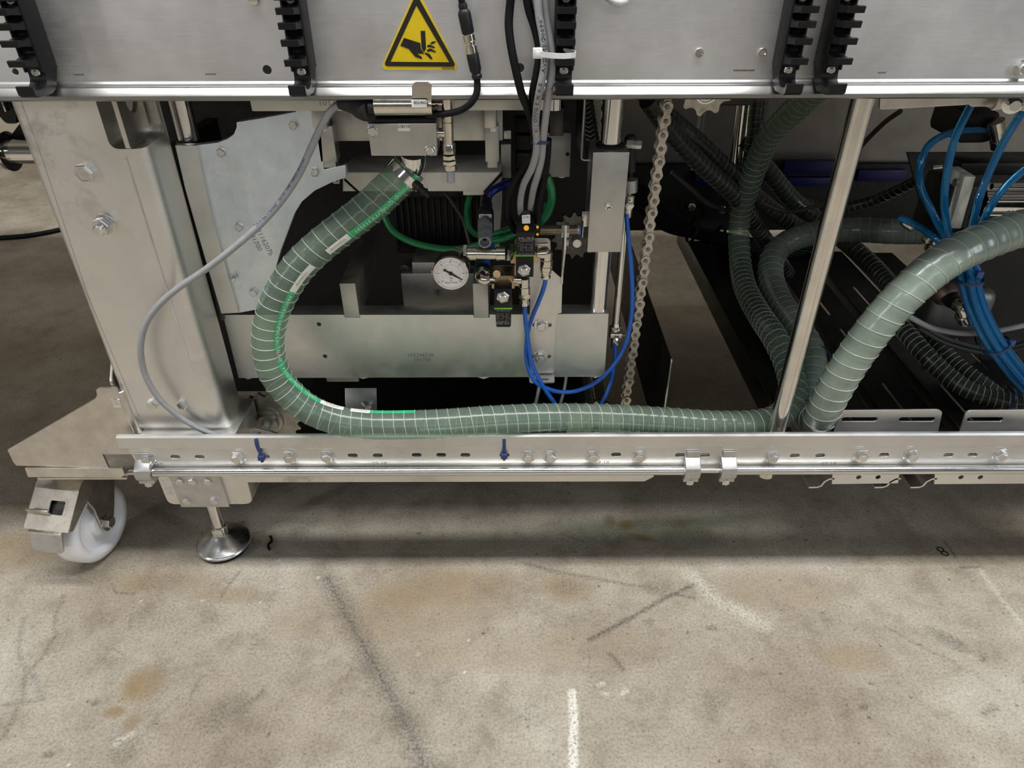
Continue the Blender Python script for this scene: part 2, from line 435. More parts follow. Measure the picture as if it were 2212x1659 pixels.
# ================================================================ floor and wall (the setting)
def seg_dist(X, Y, pts):
    d = np.full(X.shape, 9.0)
    for (x0, y0), (x1, y1) in zip(pts, pts[1:]):
        L2 = (x1 - x0) ** 2 + (y1 - y0) ** 2 + 1e-12
        t = np.clip(((X - x0) * (x1 - x0) + (Y - y0) * (y1 - y0)) / L2, 0, 1)
        d = np.minimum(d, np.hypot(X - x0 - t * (x1 - x0), Y - y0 - t * (y1 - y0)))
    return d
def fl(pts): return [(p.x, p.y) for p in (PZ(u, v, 0) for u, v in pts)]
def make_floor():
    xs = np.concatenate([np.linspace(-9, -1.5, 16), np.arange(-1.3, 1.3, .0034), np.linspace(1.5, 9, 16)])
    ys = np.concatenate([np.linspace(-5, .3, 10), np.arange(.44, 1.36, .0034), np.linspace(1.4, 9, 24)])
    X, Y = np.meshgrid(xs, ys); nx, ny = len(xs), len(ys)
    co = np.stack([X, Y, np.zeros_like(X)], -1).reshape(-1, 3)
    i = np.arange(ny - 1)[:, None] * nx + np.arange(nx - 1)[None, :]
    q = np.stack([i, i + 1, i + nx + 1, i + nx], -1).reshape(-1, 4)
    me = bpy.data.meshes.new('floor'); me.vertices.add(len(co)); me.vertices.foreach_set('co', co.astype(np.float32).ravel())
    me.loops.add(q.size); me.loops.foreach_set('vertex_index', q.ravel().astype(np.int32))
    me.polygons.add(len(q)); me.polygons.foreach_set('loop_start', (np.arange(len(q)) * 4).astype(np.int32)); me.polygons.foreach_set('loop_total', np.full(len(q), 4, np.int32))
    me.update()
    # wear with a shape of its own: r = dark tyre marks and cracks, g = ochre stains, b = chalk and pale scuffs
    R = np.zeros(X.shape); G = np.zeros(X.shape); B = np.zeros(X.shape)
    def mark(C, pts, w, k, soft=None):
        d = seg_dist(X, Y, fl(pts)); np.maximum(C, k * np.clip((w - d) / (soft or w), 0, 1), out=C)
    def blot(C, u, v, rx, ry, k, rot=0.0):
        p = PZ(u, v, 0); c, s = math.cos(rot), math.sin(rot); dx = X - p.x; dy = Y - p.y
        q_ = ((dx * c + dy * s) / rx) ** 2 + ((-dx * s + dy * c) / ry) ** 2; np.maximum(C, k * np.clip(1.25 - q_, 0, 1), out=C)
    tyre = [(708, 1250), (735, 1300), (770, 1370), (810, 1440), (850, 1510), (890, 1590), (930, 1690)]
    mark(R, tyre, .030, .75); mark(R, tyre, .014, 1.0)
    mark(R, [(640, 1150), (690, 1200), (712, 1256)], .022, .25)
    for pts, wd, k in (([(1273, 1382), (1320, 1358), (1385, 1322), (1440, 1290), (1500, 1262)], .006, .75), ([(1273, 1382), (1310, 1362)], .004, .95),
                       ([(1130, 1216), (1200, 1235), (1275, 1248), (1340, 1260), (1420, 1272)], .004, .55), ([(1460, 1284), (1500, 1292)], .003, .8),
                       ([(138, 1285), (118, 1330), (122, 1370), (90, 1420), (55, 1460), (45, 1520), (5, 1595)], .006, .42),
                       ([(52, 1335), (40, 1390), (45, 1435), (75, 1465), (92, 1510)], .006, .36), ([(0, 1525), (50, 1516), (92, 1512)], .006, .45),
                       ([(240, 1262), (250, 1280), (290, 1283)], .003, .6), ([(518, 1235), (485, 1275), (478, 1290)], .004, .5),
                       ([(285, 1328), (280, 1360)], .004, .5), ([(520, 1530), (560, 1502), (565, 1494)], .006, .45),
                       ([(1316, 1411), (1335, 1430), (1346, 1448)], .004, .75), ([(1271, 1400), (1272, 1450), (1285, 1490)], .002, .4),
                       ([(1910, 1352), (1960, 1380), (2005, 1405), (2060, 1430)], .004, .4), ([(2125, 1542), (2150, 1528), (2130, 1538)], .008, .55),
                       ([(2075, 1226), (2118, 1224)], .004, .8), ([(2040, 1170), (2066, 1205)], .004, .7), ([(1210, 1150), (1260, 1170)], .003, .4),
                       ([(410, 1515), (420, 1480), (440, 1460)], .002, .45), ([(300, 1600), (330, 1560), (390, 1500)], .002, .4), ([(240, 1400), (265, 1412), (275, 1425)], .002, .4)):
        mark(R, pts, wd * 1.15, min(1, k * 1.35))
    for u, v, rx, ry, k, a in ((2045, 1380, .034, .016, .45, -.8), (1538, 1357, .012, .008, .5, 0), (1400, 1345, .012, .008, .4, 0), (1550, 1508, .028, .016, .25, .3), (1866, 1528, .010, .006, .6, .4),
                               (480, 1545, .040, .026, .32, .6), (270, 1610, .026, .030, .30, .5), (105, 1630, .010, .006, .6, 0), (205, 1518, .007, .006, .55, 0), (1150, 1545, .03, .02, .15, 0),
                               (340, 1258, .05, .020, .28, .1), (340, 1335, .05, .03, .2, 0), (430, 1360, .05, .02, .18, .4), (2125, 1422, .012, .006, .5, .5), (1640, 1455, .02, .008, .2, 0), (1420, 1270, .028, .020, .3, 0), (1225, 1270, .03, .02, .3, 0)):
        blot(R, u, v, rx, ry, min(1, k * 1.2), a)
    for u, v, rx, ry, k, a in ((310, 1478, .035, .034, .6, .5), (248, 1538, .018, .010, .75, 0), (285, 1560, .014, .013, .8, .5), (1355, 1135, .022, .016, .9, .5), (1380, 1160, .030, .010, .85, -.3), (1318, 1125, .012, .018, .6, 0), (1470, 1130, .012, .012, .45, 0),
                               (960, 1275, .15, .05, .42, .1), (900, 1340, .16, .05, .3, .1), (1225, 1270, .05, .035, .35, 0), (350, 1255, .10, .03, .3, 0), (1680, 1270, .14, .05, .3, 0), (1850, 1420, .06, .03, .3, 0), (490, 1285, .07, .02, .35, 0), (700, 1330, .1, .05, .18, 0), (30, 1190, .1, .05, .45, 0), (1110, 1400, .25, .05, .2, 0)):
        blot(G, u, v, rx, ry, min(1, k * 1.45), a)
    mark(B, [(1236, 1497), (1240, 1560), (1238, 1600), (1239, 1655)], .0085, 1.0, .004)
    for pts, wd, k in (([(1490, 1240), (1540, 1290), (1600, 1320), (1650, 1350)], .022, .45), ([(1294, 1478), (1304, 1478)], .005, .7), ([(1345, 1498), (1352, 1492)], .006, .7), ([(2118, 1232), (2160, 1290), (2210, 1350)], .008, .35), ([(1300, 1497), (1312, 1500)], .004, .6), ([(250, 1605), (285, 1585)], .008, .45)):
        mark(B, pts, wd, k)
    for u, v in ((305, 1299), (437, 1298), (688, 1248), (1013, 1384), (1003, 1451), (903, 1413), (1790, 1226), (603, 1210), (150, 1650), (560, 1302)): blot(B, u, v, .0024, .0024, 1)
    ca = me.color_attributes.new('wear', 'FLOAT_COLOR', 'POINT')
    ca.data.foreach_set('color', np.stack([R, G, B, np.ones_like(R)], -1).astype(np.float32).ravel())
    mt, nt, b = _new('concrete'); L = nt.links.new
    at = nt.nodes.new('ShaderNodeAttribute'); at.attribute_name = 'wear'; sp = nt.nodes.new('ShaderNodeSeparateColor'); L(at.outputs['Color'], sp.inputs[0])
    n1 = _noise(nt, 2.6, 6, .62); n2 = _noise(nt, 14, 8, .7); n3 = _noise(nt, 230, 5, .7); n4 = _noise(nt, 75, 3, .6); n5 = _noise(nt, 900, 2, .6)
    base = _ramp(nt, n1.outputs['Fac'], [(.32, (.245, .205, .155)), (.50, (.345, .305, .248)), (.66, (.43, .395, .34))])
    def mix(fac, a, bb, mode='MIX'):
        x = nt.nodes.new('ShaderNodeMix'); x.data_type = 'RGBA'; x.blend_type = mode
        for s, i in ((fac, 0), (a, 6), (bb, 7)):
            if hasattr(s, 'links'): L(s, x.inputs[i])
            else: x.inputs[i].default_value = s
        return x.outputs[2]
    def mul(a, bb):
        x = nt.nodes.new('ShaderNodeMath'); x.operation = 'MULTIPLY'
        for s, i in ((a, 0), (bb, 1)):
            if hasattr(s, 'links'): L(s, x.inputs[i])
            else: x.inputs[i].default_value = s
        return x.outputs[0]
    r2 = _ramp(nt, n2.outputs['Fac'], [(.28, (.66, .63, .58)), (.5, (.99, .99, .98)), (.72, (1.13, 1.13, 1.12))])
    c = mix(1.0, base.outputs[0], r2.outputs[0], 'MULTIPLY')
    r3 = _ramp(nt, n3.outputs['Fac'], [(.30, (.50, .48, .45)), (.5, (1, 1, 1)), (.70, (1.30, 1.30, 1.28))])
    c = mix(.75, c, r3.outputs[0], 'MULTIPLY')
    r5 = _ramp(nt, n5.outputs['Fac'], [(.3, (.66, .65, .64)), (.7, (1.28, 1.28, 1.28))]); c = mix(.8, c, r5.outputs[0], 'MULTIPLY')
    pit = _ramp(nt, n4.outputs['Fac'], [(.27, (.30, .27, .23)), (.335, (1, 1, 1))]); c = mix(.85, c, pit.outputs[0], 'MULTIPLY')
    vor = nt.nodes.new('ShaderNodeTexVoronoi'); vor.feature = 'DISTANCE_TO_EDGE'; vor.inputs['Scale'].default_value = 4.5
    g = nt.nodes.new('ShaderNodeNewGeometry'); wv = nt.nodes.new('ShaderNodeVectorMath'); wv.operation = 'MULTIPLY_ADD'; L(n2.outputs['Color'], wv.inputs[0]); wv.inputs[1].default_value = (.28, .28, .28); L(g.outputs['Position'], wv.inputs[2]); L(wv.outputs[0], vor.inputs['Vector'])
    crk = _ramp(nt, vor.outputs['Distance'], [(.0, (1, 1, 1)), (.006, (0, 0, 0))]); msk = _ramp(nt, _noise(nt, 3.2, 3, .5).outputs['Fac'], [(.52, (0, 0, 0)), (.62, (1, 1, 1))])
    c = mix(mul(mul(crk.outputs[0], msk.outputs[0]), .55), c, (.12, .10, .08, 1))
    gr = _ramp(nt, n3.outputs['Fac'], [(.36, (1, 1, 1)), (.66, (.25, .25, .25))]); gr2 = _ramp(nt, n2.outputs['Fac'], [(.34, (.25, .25, .25)), (.58, (1, 1, 1))])
    c = mix(mul(mul(sp.outputs[1], gr2.outputs[0]), .95), c, (.225, .150, .065, 1))
    c = mix(mul(mul(sp.outputs[0], gr.outputs[0]), .95), c, (.052, .046, .042, 1))
    gr3 = _ramp(nt, n3.outputs['Fac'], [(.40, (.1, .1, .1)), (.52, (1, 1, 1))])
    c = mix(mul(mul(sp.outputs[2], gr3.outputs[0]), .9), c, (.72, .69, .61, 1))
    L(c, b.inputs['Base Color']); mr = _map(nt, n2.outputs['Fac'], .3, .7, .5, .72); L(mr.outputs[0], b.inputs['Roughness']); b.inputs['Specular IOR Level'].default_value = .35
    bp = nt.nodes.new('ShaderNodeBump'); bp.inputs['Strength'].default_value = .35; bp.inputs['Distance'].default_value = .002; L(n3.outputs['Fac'], bp.inputs['Height'])
    b2 = nt.nodes.new('ShaderNodeBump'); b2.inputs['Strength'].default_value = .4; b2.inputs['Distance'].default_value = .006; L(n2.outputs['Fac'], b2.inputs['Height']); L(bp.outputs[0], b2.inputs['Normal']); L(b2.outputs[0], b.inputs['Normal'])
    me.materials.append(mt); o = bpy.data.objects.new('floor', me); COL.objects.link(o); o['kind'] = 'structure'; o['label'] = 'worn concrete hall floor with tyre marks and stains'
make_floor()
WALLM = plastic('hall_wall_paint', (.42, .37, .29), .7, .10, .2, 5)
SKIRT = plastic('wall_base', (.05, .045, .04), .6)
yw = 3.36
obj('wall_back', box(NB(), -9, 9, yw, yw + .15, 0, 4.5), WALLM, kind='structure', smooth=False)
obj('baseboard_back', box(NB(), -9, 9, yw - .012, yw, 0.0, .025), SKIRT, kind='structure', smooth=False)
# ================================================================ upper side panel of the machine
YB = .86
XL, XR = -1.9, 1.9
panel = thing('machine_fascia', 'long brushed steel fascia with bright lip across the top of the machine', 'machine panel', (0, YB, .83))
zb = Z(178, YB)
hp = [(33, 155, .0036), (577, 151, .0050), (1123, 147, .0050)]
holes = [circ(p.x, p.z, r) for p, r in ((P(u, v, YB), r) for u, v, r in hp)]
obj('sheet', sheet([(XL, zb - .001), (XR, zb - .001), (XR, 1.0), (XL, 1.0)], holes, .003, .0003, y0=YB), STEEL, panel)
obj('backing_plate', box(NB(), XL, XR, YB + .03, YB + .034, zb + .0, 1.0), ALUD, panel)
pr = [(YB - .0015, zb + .0015), (YB - .0035, zb - .0004), (YB - .0050, zb - .0010), (YB - .0056, zb - .0024), (YB - .0070, zb - .0027), (YB - .0076, zb - .0040), (YB - .0125, zb - .0088), (YB - .0140, zb - .0108), (YB - .0142, zb - .0138), (YB - .0120, zb - .0150), (YB + .012, zb - .0152)]
obj('lip', extrude_x(NB(), ribbon(pr, .0026), XL, XR), LIP, panel, label='bright bent lower lip', ang=12)
for u, v in ((1510, 114), (1646, 114)):
    p = P(u, v, YB)
    obj('rivet', lathe(NB(), p, (0, -1, 0), [(-.002, .0045), (.0012, .0050), (.0020, .0046), (.0020, .0036), (.0008, .0032)], 20), CHROME, panel)
p = P(2206, 146, YB); obj('bolt', lathe(NB(), p, (0, -1, 0), [(0, .0085), (.0016, .0085), (.0017, .0062), (.007, .0060), (.008, .0052)], 18), BOLT, panel)
p = P(549, -2, YB); obj('screw', lathe(NB(), p, (0, -1, 0), [(0, .006), (.003, .0055), (.004, .004)], 16), BOLT, panel)
# dark scuff and rust dashes on the panel

for u, v, wd in ((1607, 152, .024), (170, 161, .012), (1905, 157, .009), (455, 160, .012)):
    p = P(u, v, YB); obj('scuff', box(NB(), p.x - wd / 2, p.x + wd / 2, YB - .00012, YB, p.z - .0008, p.z + .0008), plastic('scuff_%d' % (u == 1607), (.17, .12, .09) if u == 1607 else (.16, .155, .15), .7, .3, 0, 300), panel, smooth=False)
deck = obj('shading_deck', box(NB(), XL, XR, YB + .004, 1.96, 1.0, 1.02, .001), STEEL, label='flat steel top deck added out of view above the side panel to shade the machine', cat='machine deck')  # unseen top, added to keep overhead light out of the interior
# back panel and rear frame
bk = thing('rear_structure', 'dim grey rear panel and frame on the far side of the machine', 'machine frame', (.6, 1.9, .2))
REARP = metal('rear_sheet', (.34, .325, .30), .5, None, .0, .05)
zk = Z(362, 1.9, 1500)
obj('rear_panel', box(NB(), .18, 1.9, 1.90, 1.905, zk, 1.0), REARP, bk)
obj('rear_panel', box(NB(), XL, -1.35, 1.90, 1.905, .70, 1.0), REARP, bk)
obj('rear_rail', box(NB(), -.9, 1.9, 1.88, 1.93, Z(494, 1.9), Z(352, 1.9), .004), BLACKM, bk)
obj('shade_sheet', box(NB(), -.80, .21, 1.42, 1.44, .015, 1.0, .003), BLACKM, bk, label='black sheet added to darken the interior')  # added sheet: stops rear light and gives the black below the beam
# ================================================================ tube clip combs on the panel
def comb():
    D = .054; zt = [Z(v, YB - D, 1106) for v in (16, 48.5, 85.5, 129)]
    zh = Z(184, YB - D, 1106); zl = Z(207, YB - D, 1106)
    o = [(0, .962), (0, zl + .020), (-.012, zl + .002), (-.024, zl - .0022), (-.050, zl - .001), (-.0550, zl + .002), (-.0556, zh), (-.0525, zh + .0004), (-.0515, zh - .0035), (-.044, zh - .0055)]
    def scoop(za, zc):   # concave arc into the spine from height za up to zc
        zm = (za + zc) / 2; h = (zc - za) / 2
        return [(-.040 + .0150 * math.cos(t), zm + h * math.sin(t)) for t in np.linspace(-1.35, 1.35, 9)]
    st = zt[0] - zt[1]; ups = [zt[3], zt[2], zt[1], zt[0], zt[0] + st * .95, zt[0] + 2 * st * .9, zt[0] + 3 * st * .88]
    last = zh - .0055
    for z in ups:
        o += scoop(last, z - .0075)
        o += [(-.0515, z - .0058), (-.0535, z - .0062), (-.0545, z), (-.0500, z + .0004), (-.040, z - .0018)]
        last = z - .0012
    o += [(-.022, last + .004), (-.022, .962)]
    return o
cps = [(120, 190, 'black plastic clip comb at the far left of the panel'), (670, 186, 'black plastic clip comb left of the yellow warning triangle'), (1213, 190, 'black plastic clip comb behind the grey cables held by a white tie'),
       (1678, 186, 'left one of two neighbouring black clip combs above the steel post'), (1766, 186, 'right one of two neighbouring black clip combs above the steel post')]
COMBM = plastic('comb_plastic', (.009, .009, .011), .46, spec=.28)
prof = comb(); hw = .0092; proto = None
for u, v, lab in cps:
    x = P(u, v, YB).x
    if proto is None:
        proto = thing('clip_comb', lab, 'clip comb', (x, YB, .83), 'black clip combs on the side panel')
        obj('body', extrude_x(NB(), [(YB + a, b) for a, b in prof], x - hw, x + hw), COMBM, proto, ang=28)
        sp_ = NB(); zq = Z(207, YB - .054) + .020
        for sx in (-1, 1):
            xx = x + sx * hw; box(sp_, xx - .0014, xx + .0014, YB - .030, YB, zq, .962, .0012)
        obj('side_rib', sp_, COMBM, proto)
        for zz in (Z(152, YB - .026), Z(-4, YB - .026)):
            obj('screw', lathe(NB(), (x, YB - .0245, zz), (0, -1, 0), [(0, .0052), (.0022, .0050), (.0030, .0040), (.0030, .0022), (.0016, .0020)], 16), BOLT, proto)
    else:
        copy_tree(proto, (x, YB, .83), lab)
# ================================================================ warning triangle
sg = thing('warning_sign', 'yellow triangular warning sticker with a cut hand pictogram on the steel panel', 'sign', P(906, 148, YB))
def S(x, y): return P(820 + x / 10.367, y / 10.367, YB)
def sp2(pts): return [(q.x, q.z) for q in (S(x, y) for x, y in pts)]
ys = YB - .0004
obj('backing', sheet(roundpoly(sp2([(15, 1555), (1790, 1570), (825, -270)]), .0085, 6), (), .0006, .0001, y0=ys - .0002), YELL, sg, label='yellow backing')
obj('border', sheet(roundpoly(sp2([(85, 1480), (1725, 1492), (822, -150)]), .006, 5), [sp2([(245, 1380), (1562, 1390), (826, 120)])], .0003, .00005, y0=ys - .0005), SIGNK, sg, label='black border')
pic = [[(548, 845), (915, 962), (925, 1090), (1000, 1200), (850, 1200), (870, 1225), (935, 1258), (957, 1300), (945, 1320), (800, 1270), (655, 1095), (465, 1020)],
       [(920, 688), (1020, 688), (1042, 1085), (995, 1168), (942, 1085)], [(1130, 968), (1185, 925), (1255, 922), (1250, 950), (1172, 990)],
       [(1062, 1010), (1125, 995), (1245, 1050), (1215, 1080), (1140, 1055), (1075, 1055)], [(1055, 1115), (1140, 1080), (1268, 1150), (1240, 1172), (1150, 1145), (1075, 1160)],
       [(1005, 1195), (1040, 1172), (1125, 1210), (1190, 1310), (1165, 1325), (1125, 1310), (1075, 1250)]]
for q in pic: obj('pictogram', sheet(sp2(q), (), .0003, .00005, y0=ys - .0005), SIGNK, sg)
q = S(1530, 1527); obj('lettering', text('105526128', .0032, at=(q.x, ys - .0006, q.z), ext=.0001), INK, sg)
# ================================================================ left leg
leg = thing('support_column', 'wide steel support column at the left with bolts and a slot near its top', 'machine leg', P(300, 930, .893))
YL = .893
x0 = P(290, 938, YL).x; x1 = P(400, 607, YL).x
def leg_ring(z):
    zb_, R = .348, .115; dy = 0.0
    if z < zb_:
        q_ = min(zb_ - z, R * .985); dy = R - math.sqrt(R * R - q_ * q_)
    pts = rrect(x0, x1, YL + dy, YL + .15, .0001, 1); r = .019; r2 = .012; out = []
    for cx, cy, rr, a in ((x1 - r, YL + dy + r, r, -90), (x1 - r2, YL + .075 - r2, r2, 0), (x0 + r2, YL + .075 - r2, r2, 90), (x0 + .012, YL + dy + .012, .012, 180)):
        for k in range(7): t = math.radians(a + 15 * k); out.append((cx + rr * math.cos(t), cy + rr * math.sin(t), z))
    return out
bm = NB(); zs = [.90] + [.348] + [.348 - .084 * k / 12 for k in range(1, 13)]; rg = [[bm.verts.new(p) for p in leg_ring(z)] for z in zs]
for A, B in zip(rg, rg[1:]):
    for k in range(len(A)): bm.faces.new((A[k], A[(k + 1) % len(A)], B[(k + 1) % len(A)], B[k]))
bm.faces.new(rg[0]); bm.faces.new(rg[-1][::-1])
lo = obj('post', bm, STEELV, leg, ang=40)
def cut(o, bmc):
    """boolean difference, applied at once; the cutter is thrown away"""
    me = bpy.data.meshes.new('cut'); bmesh.ops.recalc_face_normals(bmc, faces=bmc.faces[:]); bmc.to_mesh(me); bmc.free()
    c = bpy.data.objects.new('cut', me); COL.objects.link(c)
    c.location = (0, 0, 0); bpy.context.view_layer.update()
    md = o.modifiers.new('b', 'BOOLEAN'); md.operation = 'DIFFERENCE'; md.object = c; md.solver = 'EXACT'
    n = bpy.data.meshes.new_from_object(o.evaluated_get(bpy.context.evaluated_depsgraph_get()))
    o.modifiers.clear(); o.data = n; bpy.data.objects.remove(c); bpy.data.meshes.remove(me)
    n.polygons.foreach_set('use_smooth', [True] * len(n.polygons)); n.set_sharp_from_angle(angle=math.radians(40))
sx0 = P(238, 318, YL).x; sx1 = P(300, 318, YL).x; sz = P(270, 322, YL).z
bm = NB(); box(bm, sx0, sx1 + .012, YL - .02, YL + .062, sz, .88, .010, seg=4); cut(lo, bm)
# weld / fold line down the face
a = P(272, 340, YL - .0002); b_ = P(421, 820, YL - .0002); c_ = P(447, 895, YL - .0002)
bm = NB(); tube(bm, [a, b_.lerp(a, .35), b_], .0011, 6); obj('fold_line', bm, plastic('pale_seam', (.62, .60, .55), .5), leg)
bm = NB(); tube(bm, [P(46, 220, YL), P(92, 345, YL), P(190, 640, YL), P(300, 900, YL)], .0004, 5); obj('edge_seam', bm, ALUD, leg)
def hexbolt(bm, r, h, wr=None, wt=.0018, dome=True):
    """bolt with washer, pointing to -Y from the origin"""
    y = 0
    if wr: lathe(bm, (0, .0006, 0), (0, -1, 0), [(0, wr), (wt, wr), (wt + .0004, wr - .0006)], 28); y = -wt
    lathe(bm, (0, y + .0004, 0), (0, -1, 0), [(0, r), (h * .86, r), (h, r * .88), (h * .97, r * .74), (h * 1.0, r * .70)], 6, ph=.35)
    return bm
HB = {}
def bolt(parent, u, v, Y, r=.0085, h=.0065, wr=None, name='bolt', mat=None, rot=0.0):
    k = (r, h, wr, mat)
    if k not in HB:
        me = bpy.data.meshes.new('bolt'); bm = hexbolt(NB(), r, h, wr); bmesh.ops.recalc_face_normals(bm, faces=bm.faces[:]); bm.to_mesh(me); bm.free(); finish(me, mat or BOLT, True, 30); HB[k] = me
    return inst(name, HB[k], P(u, v, Y), parent, rot=(0, rot, 0))
bolt(leg, 187, 371, YL - .0, .0118, .0095, None, rot=.3)
bolt(leg, 329, 873, YL - .0, .0082, .0062, None, rot=.2); bolt(leg, 395, 872, YL, .0082, .0062, None, rot=.5)
p = P(228, 484, YL); bm = NB()
lathe(bm, p, (0, -1, 0), [(0, .0135), (.003, .0138), (.0035, .0118)], 28); lathe(bm, p + Vector((0, -.002, 0)), (0, -1, 0), [(0, .0118), (.010, .0118), (.012, .0102)], 6, ph=.2)
obj('flange_nut', bm, BOLT, leg); bm = NB(); prf = [(0, .0062)]
for k in range(9): prf += [(.001 + k * .0012, .0062), (.0016 + k * .0012, .0054)]
prf += [(.0125, .0060), (.0135, .0050)]; lathe(bm, p + Vector((0, -.010, 0)), (0, -1, 0), prf, 20); obj('stud', bm, BOLT, leg)
# lifting lug standing in the slot
lx = P(257, 250, YL - .004).x
bm = NB(); ly0 = YL - .006; zl0 = P(285, 322, ly0).z
M = Matrix(((0, 0, 1, lx), (1, 0, 0, 0), (0, 1, 0, 0), (0, 0, 0, 1)))
obj('lifting_lug', sheet(roundpoly([(ly0, zl0), (ly0 + .05, zl0), (ly0 + .056, zl0 + .012), (ly0 + .064, zl0 + .012), (ly0 + .064, .87), (ly0, .87)], .003), [[(ly0 + .036 + .015 * math.cos(t), zl0 + .052 + .017 * math.sin(t)) for t in np.linspace(0, 6.283, 24, endpoint=False)]], .006, .0006, M=M), BRKT, leg, label='lug plate with a round hole')
# foot block below the rail
bm = NB(); xa = P(353, 1065, .888).x; xb = P(540, 1065, .888).x; zlo = P(445, 1091, .888).z
sh = sheet(roundpoly([(xa - .004, .30), (xa, zlo), (xb, zlo), (xb + .002, .30)], [.0, .013, .016, .0], 5), (), .10, .002, y0=.889)
obj('foot_block', sh, STEELV, leg)
xm0 = P(382, 1070, .884).x; xm1 = P(488, 1070, .884).x
obj('mounting_plate', sheet([(xm0, zlo - .001), (xm1, zlo - .001), (xm1 - .003, .245), (xm0 - .003, .245)], (), .005, .0005, y0=.884), ZINC, leg)
for u, v in ((404, 1082), (463, 1081), (388, 1040), (416, 1040), (449, 1040)): bolt(leg, u, v, .884, .0072, .004, None, rot=random.random())
# ================================================================ levelling foot
fp = PZ(487, 1178, 0)
ft = thing('levelling_foot', 'polished levelling foot with a domed disc under the left support column', 'machine foot', fp)
obj('pad', lathe(NB(), fp, (0, 0, 1), [(0, .040), (.001, .0445), (.006, .0465), (.0085, .0465)], 48), RUB, ft)
obj('dome', lathe(NB(), fp, (0, 0, 1), [(.0075, .0455), (.0095, .0485), (.0120, .0482), (.0145, .0450), (.0210, .034), (.0275, .0235), (.0320, .0175), (.0345, .0150), (.036, .012)], 56), FOOTM, ft, ang=50)
bm = NB(); lathe(bm, fp, (0, 0, 1), [(.033, .0132), (.052, .0132), (.0535, .0125), (.0535, .0110), (.20, .0110)], 28); box(bm, fp.x - .0095, fp.x + .0095, fp.y - .0138, fp.y - .010, .036, .052, .001)
obj('stem', bm, ROD, ft)
# ================================================================ lower rail
YR = .868
rail = thing('lower_rail', 'long perforated steel rail bolted along the foot of the machine', 'rail', (0, YR, .246))
zw1 = Z(965, YR); zw0 = Z(1014, YR); xr0 = P(283, 985, YR).x
su = [(378, 987), (431, 987), (762, 984), (816, 984), (900, 983), (953, 983), (1005, 983), (1331, 982), (1469, 983), (1523, 983), (1577, 983), (1717, 984), (1772, 984), (1910, 983), (2049, 983), (2101, 983), (572, 986), (1090, 983)]
hs = [slot(p.x, p.z, .0155, .0078) for p in (P(u, v, YR) for u, v in su)]
obj('web', sheet([(xr0 + .006, zw0), (1.9, zw0), (1.9, zw1), (xr0, zw1)], hs, .004, .0004, y0=YR), RAILM, rail)
zt = Z(941, YR + .001)
bm = NB(); pr = [(YR + .0018, zw1 - .002), (YR - .0008, zw1 + .0006), (YR + .0000, zt - .0010), (YR + .0016, zt + .0004), (YR + .0052, zt + .0006)]
xl2 = P(250, 943, YR).x; extrude_x(bm, ribbon(pr, .003), xl2, 1.9); obj('top_lip', bm, RAILM, rail, ang=20)
obj('bottom_flange', box(NB(), xr0 + .02, 1.9, YR, YR + .045, zw0 - .001, zw0 + .003, .0008), RAILM, rail)
for u, v in ((320, 990), (514, 988), (626, 987), (708, 986), (1141, 985), (1189, 985), (1280, 985), (1381, 985), (1667, 986), (1861, 984), (1968, 984), (2161, 982)):
    bolt(rail, u, v, YR, .0088, .0068, .0122, rot=random.random() * 1.0)
for u, v, s in ((345, 1003, '18'), (820, 1001, '09 18'), (1300, 999, '09 18'), (1790, 1001, '09 14')):
    p = P(u, v, YR - .0001); obj('stamp', text(s, .0085, at=p, ext=.0001, sx=1.25), ENGR, rail)
# lower strip and cover brackets
Yq = .880
st = obj('bottom_strip', sheet(pl([(527, 1042), (1392, 1040), (1412, 1030), (1412, 1015), (527, 1018)], Yq), (), .003, .0003, y0=Yq), STEELV, label='thin steel strip under the rail left of the clamps', cat='metal strip')
def under(u0, u1, lab, nm):
    t = thing('under_bracket', lab, 'bracket', P((u0 + u1) / 2, 1048, Yq), 'brackets under the rail')
    hs = [circ(p.x, p.z, .0042) for p in (P(u0 + 58 + k * 42, 1031, Yq) for k in range(2))]
    obj('plate', sheet(pl([(u0, 1046), (u1, 1044), (u1 + 4, 1016), (u0 + 2, 1016)], Yq), hs, .003, .0003, y0=Yq), STEELV, t)
    for u in (u0, u1):
        a = P(u - 4, 1040, Yq); bm = NB(); pr = [(a.x + .006, a.z + .006), (a.x - .002, a.z + .005), (a.x - .009, a.z - .001), (a.x - .012, a.z - .010), (a.x - .018, a.z - .013), (a.x - .032, a.z - .0135)]
        r = ribbon(pr, .003); A = [bm.verts.new((x, Yq, z)) for x, z in r]; B = [bm.verts.new((x, Yq + .25, z)) for x, z in r]
        for k in range(len(r)): bm.faces.new((A[k], A[(k + 1) % len(r)], B[(k + 1) % len(r)], B[k]))
        bm.faces.new(A[::-1]); bm.faces.new(B); obj('hook_edge', bm, STEELV, t)
under(1797, 1940, 'short steel bracket with hooked ends under the right part of the rail', 0)
under(2018, 2330, 'long steel bracket with hooked end under the rail at the right frame edge', 1)
# rod with sleeves
yr, zr = .859, Z(1023, .853)
rodt = thing('guard_rod', 'bright round rod with tubular sleeves along the lower edge of the rail', 'rod', (0, yr, zr))
def X(u, v=1023, Y=.856): return P(u, v, Y).x
obj('core_rod', cyl(NB(), (X(276), yr, zr), (1.9, yr, zr), .0042, None, 16, .0008), ROD, rodt)
obj('sleeve', cyl(NB(), (X(330), yr, zr), (X(1478), yr, zr), .0072, None, 28, .0006), TUBEX, rodt)
obj('sleeve', cyl(NB(), (X(1586), yr, zr), (1.9, yr, zr), .0072, None, 28, .0006), TUBEX, rodt)
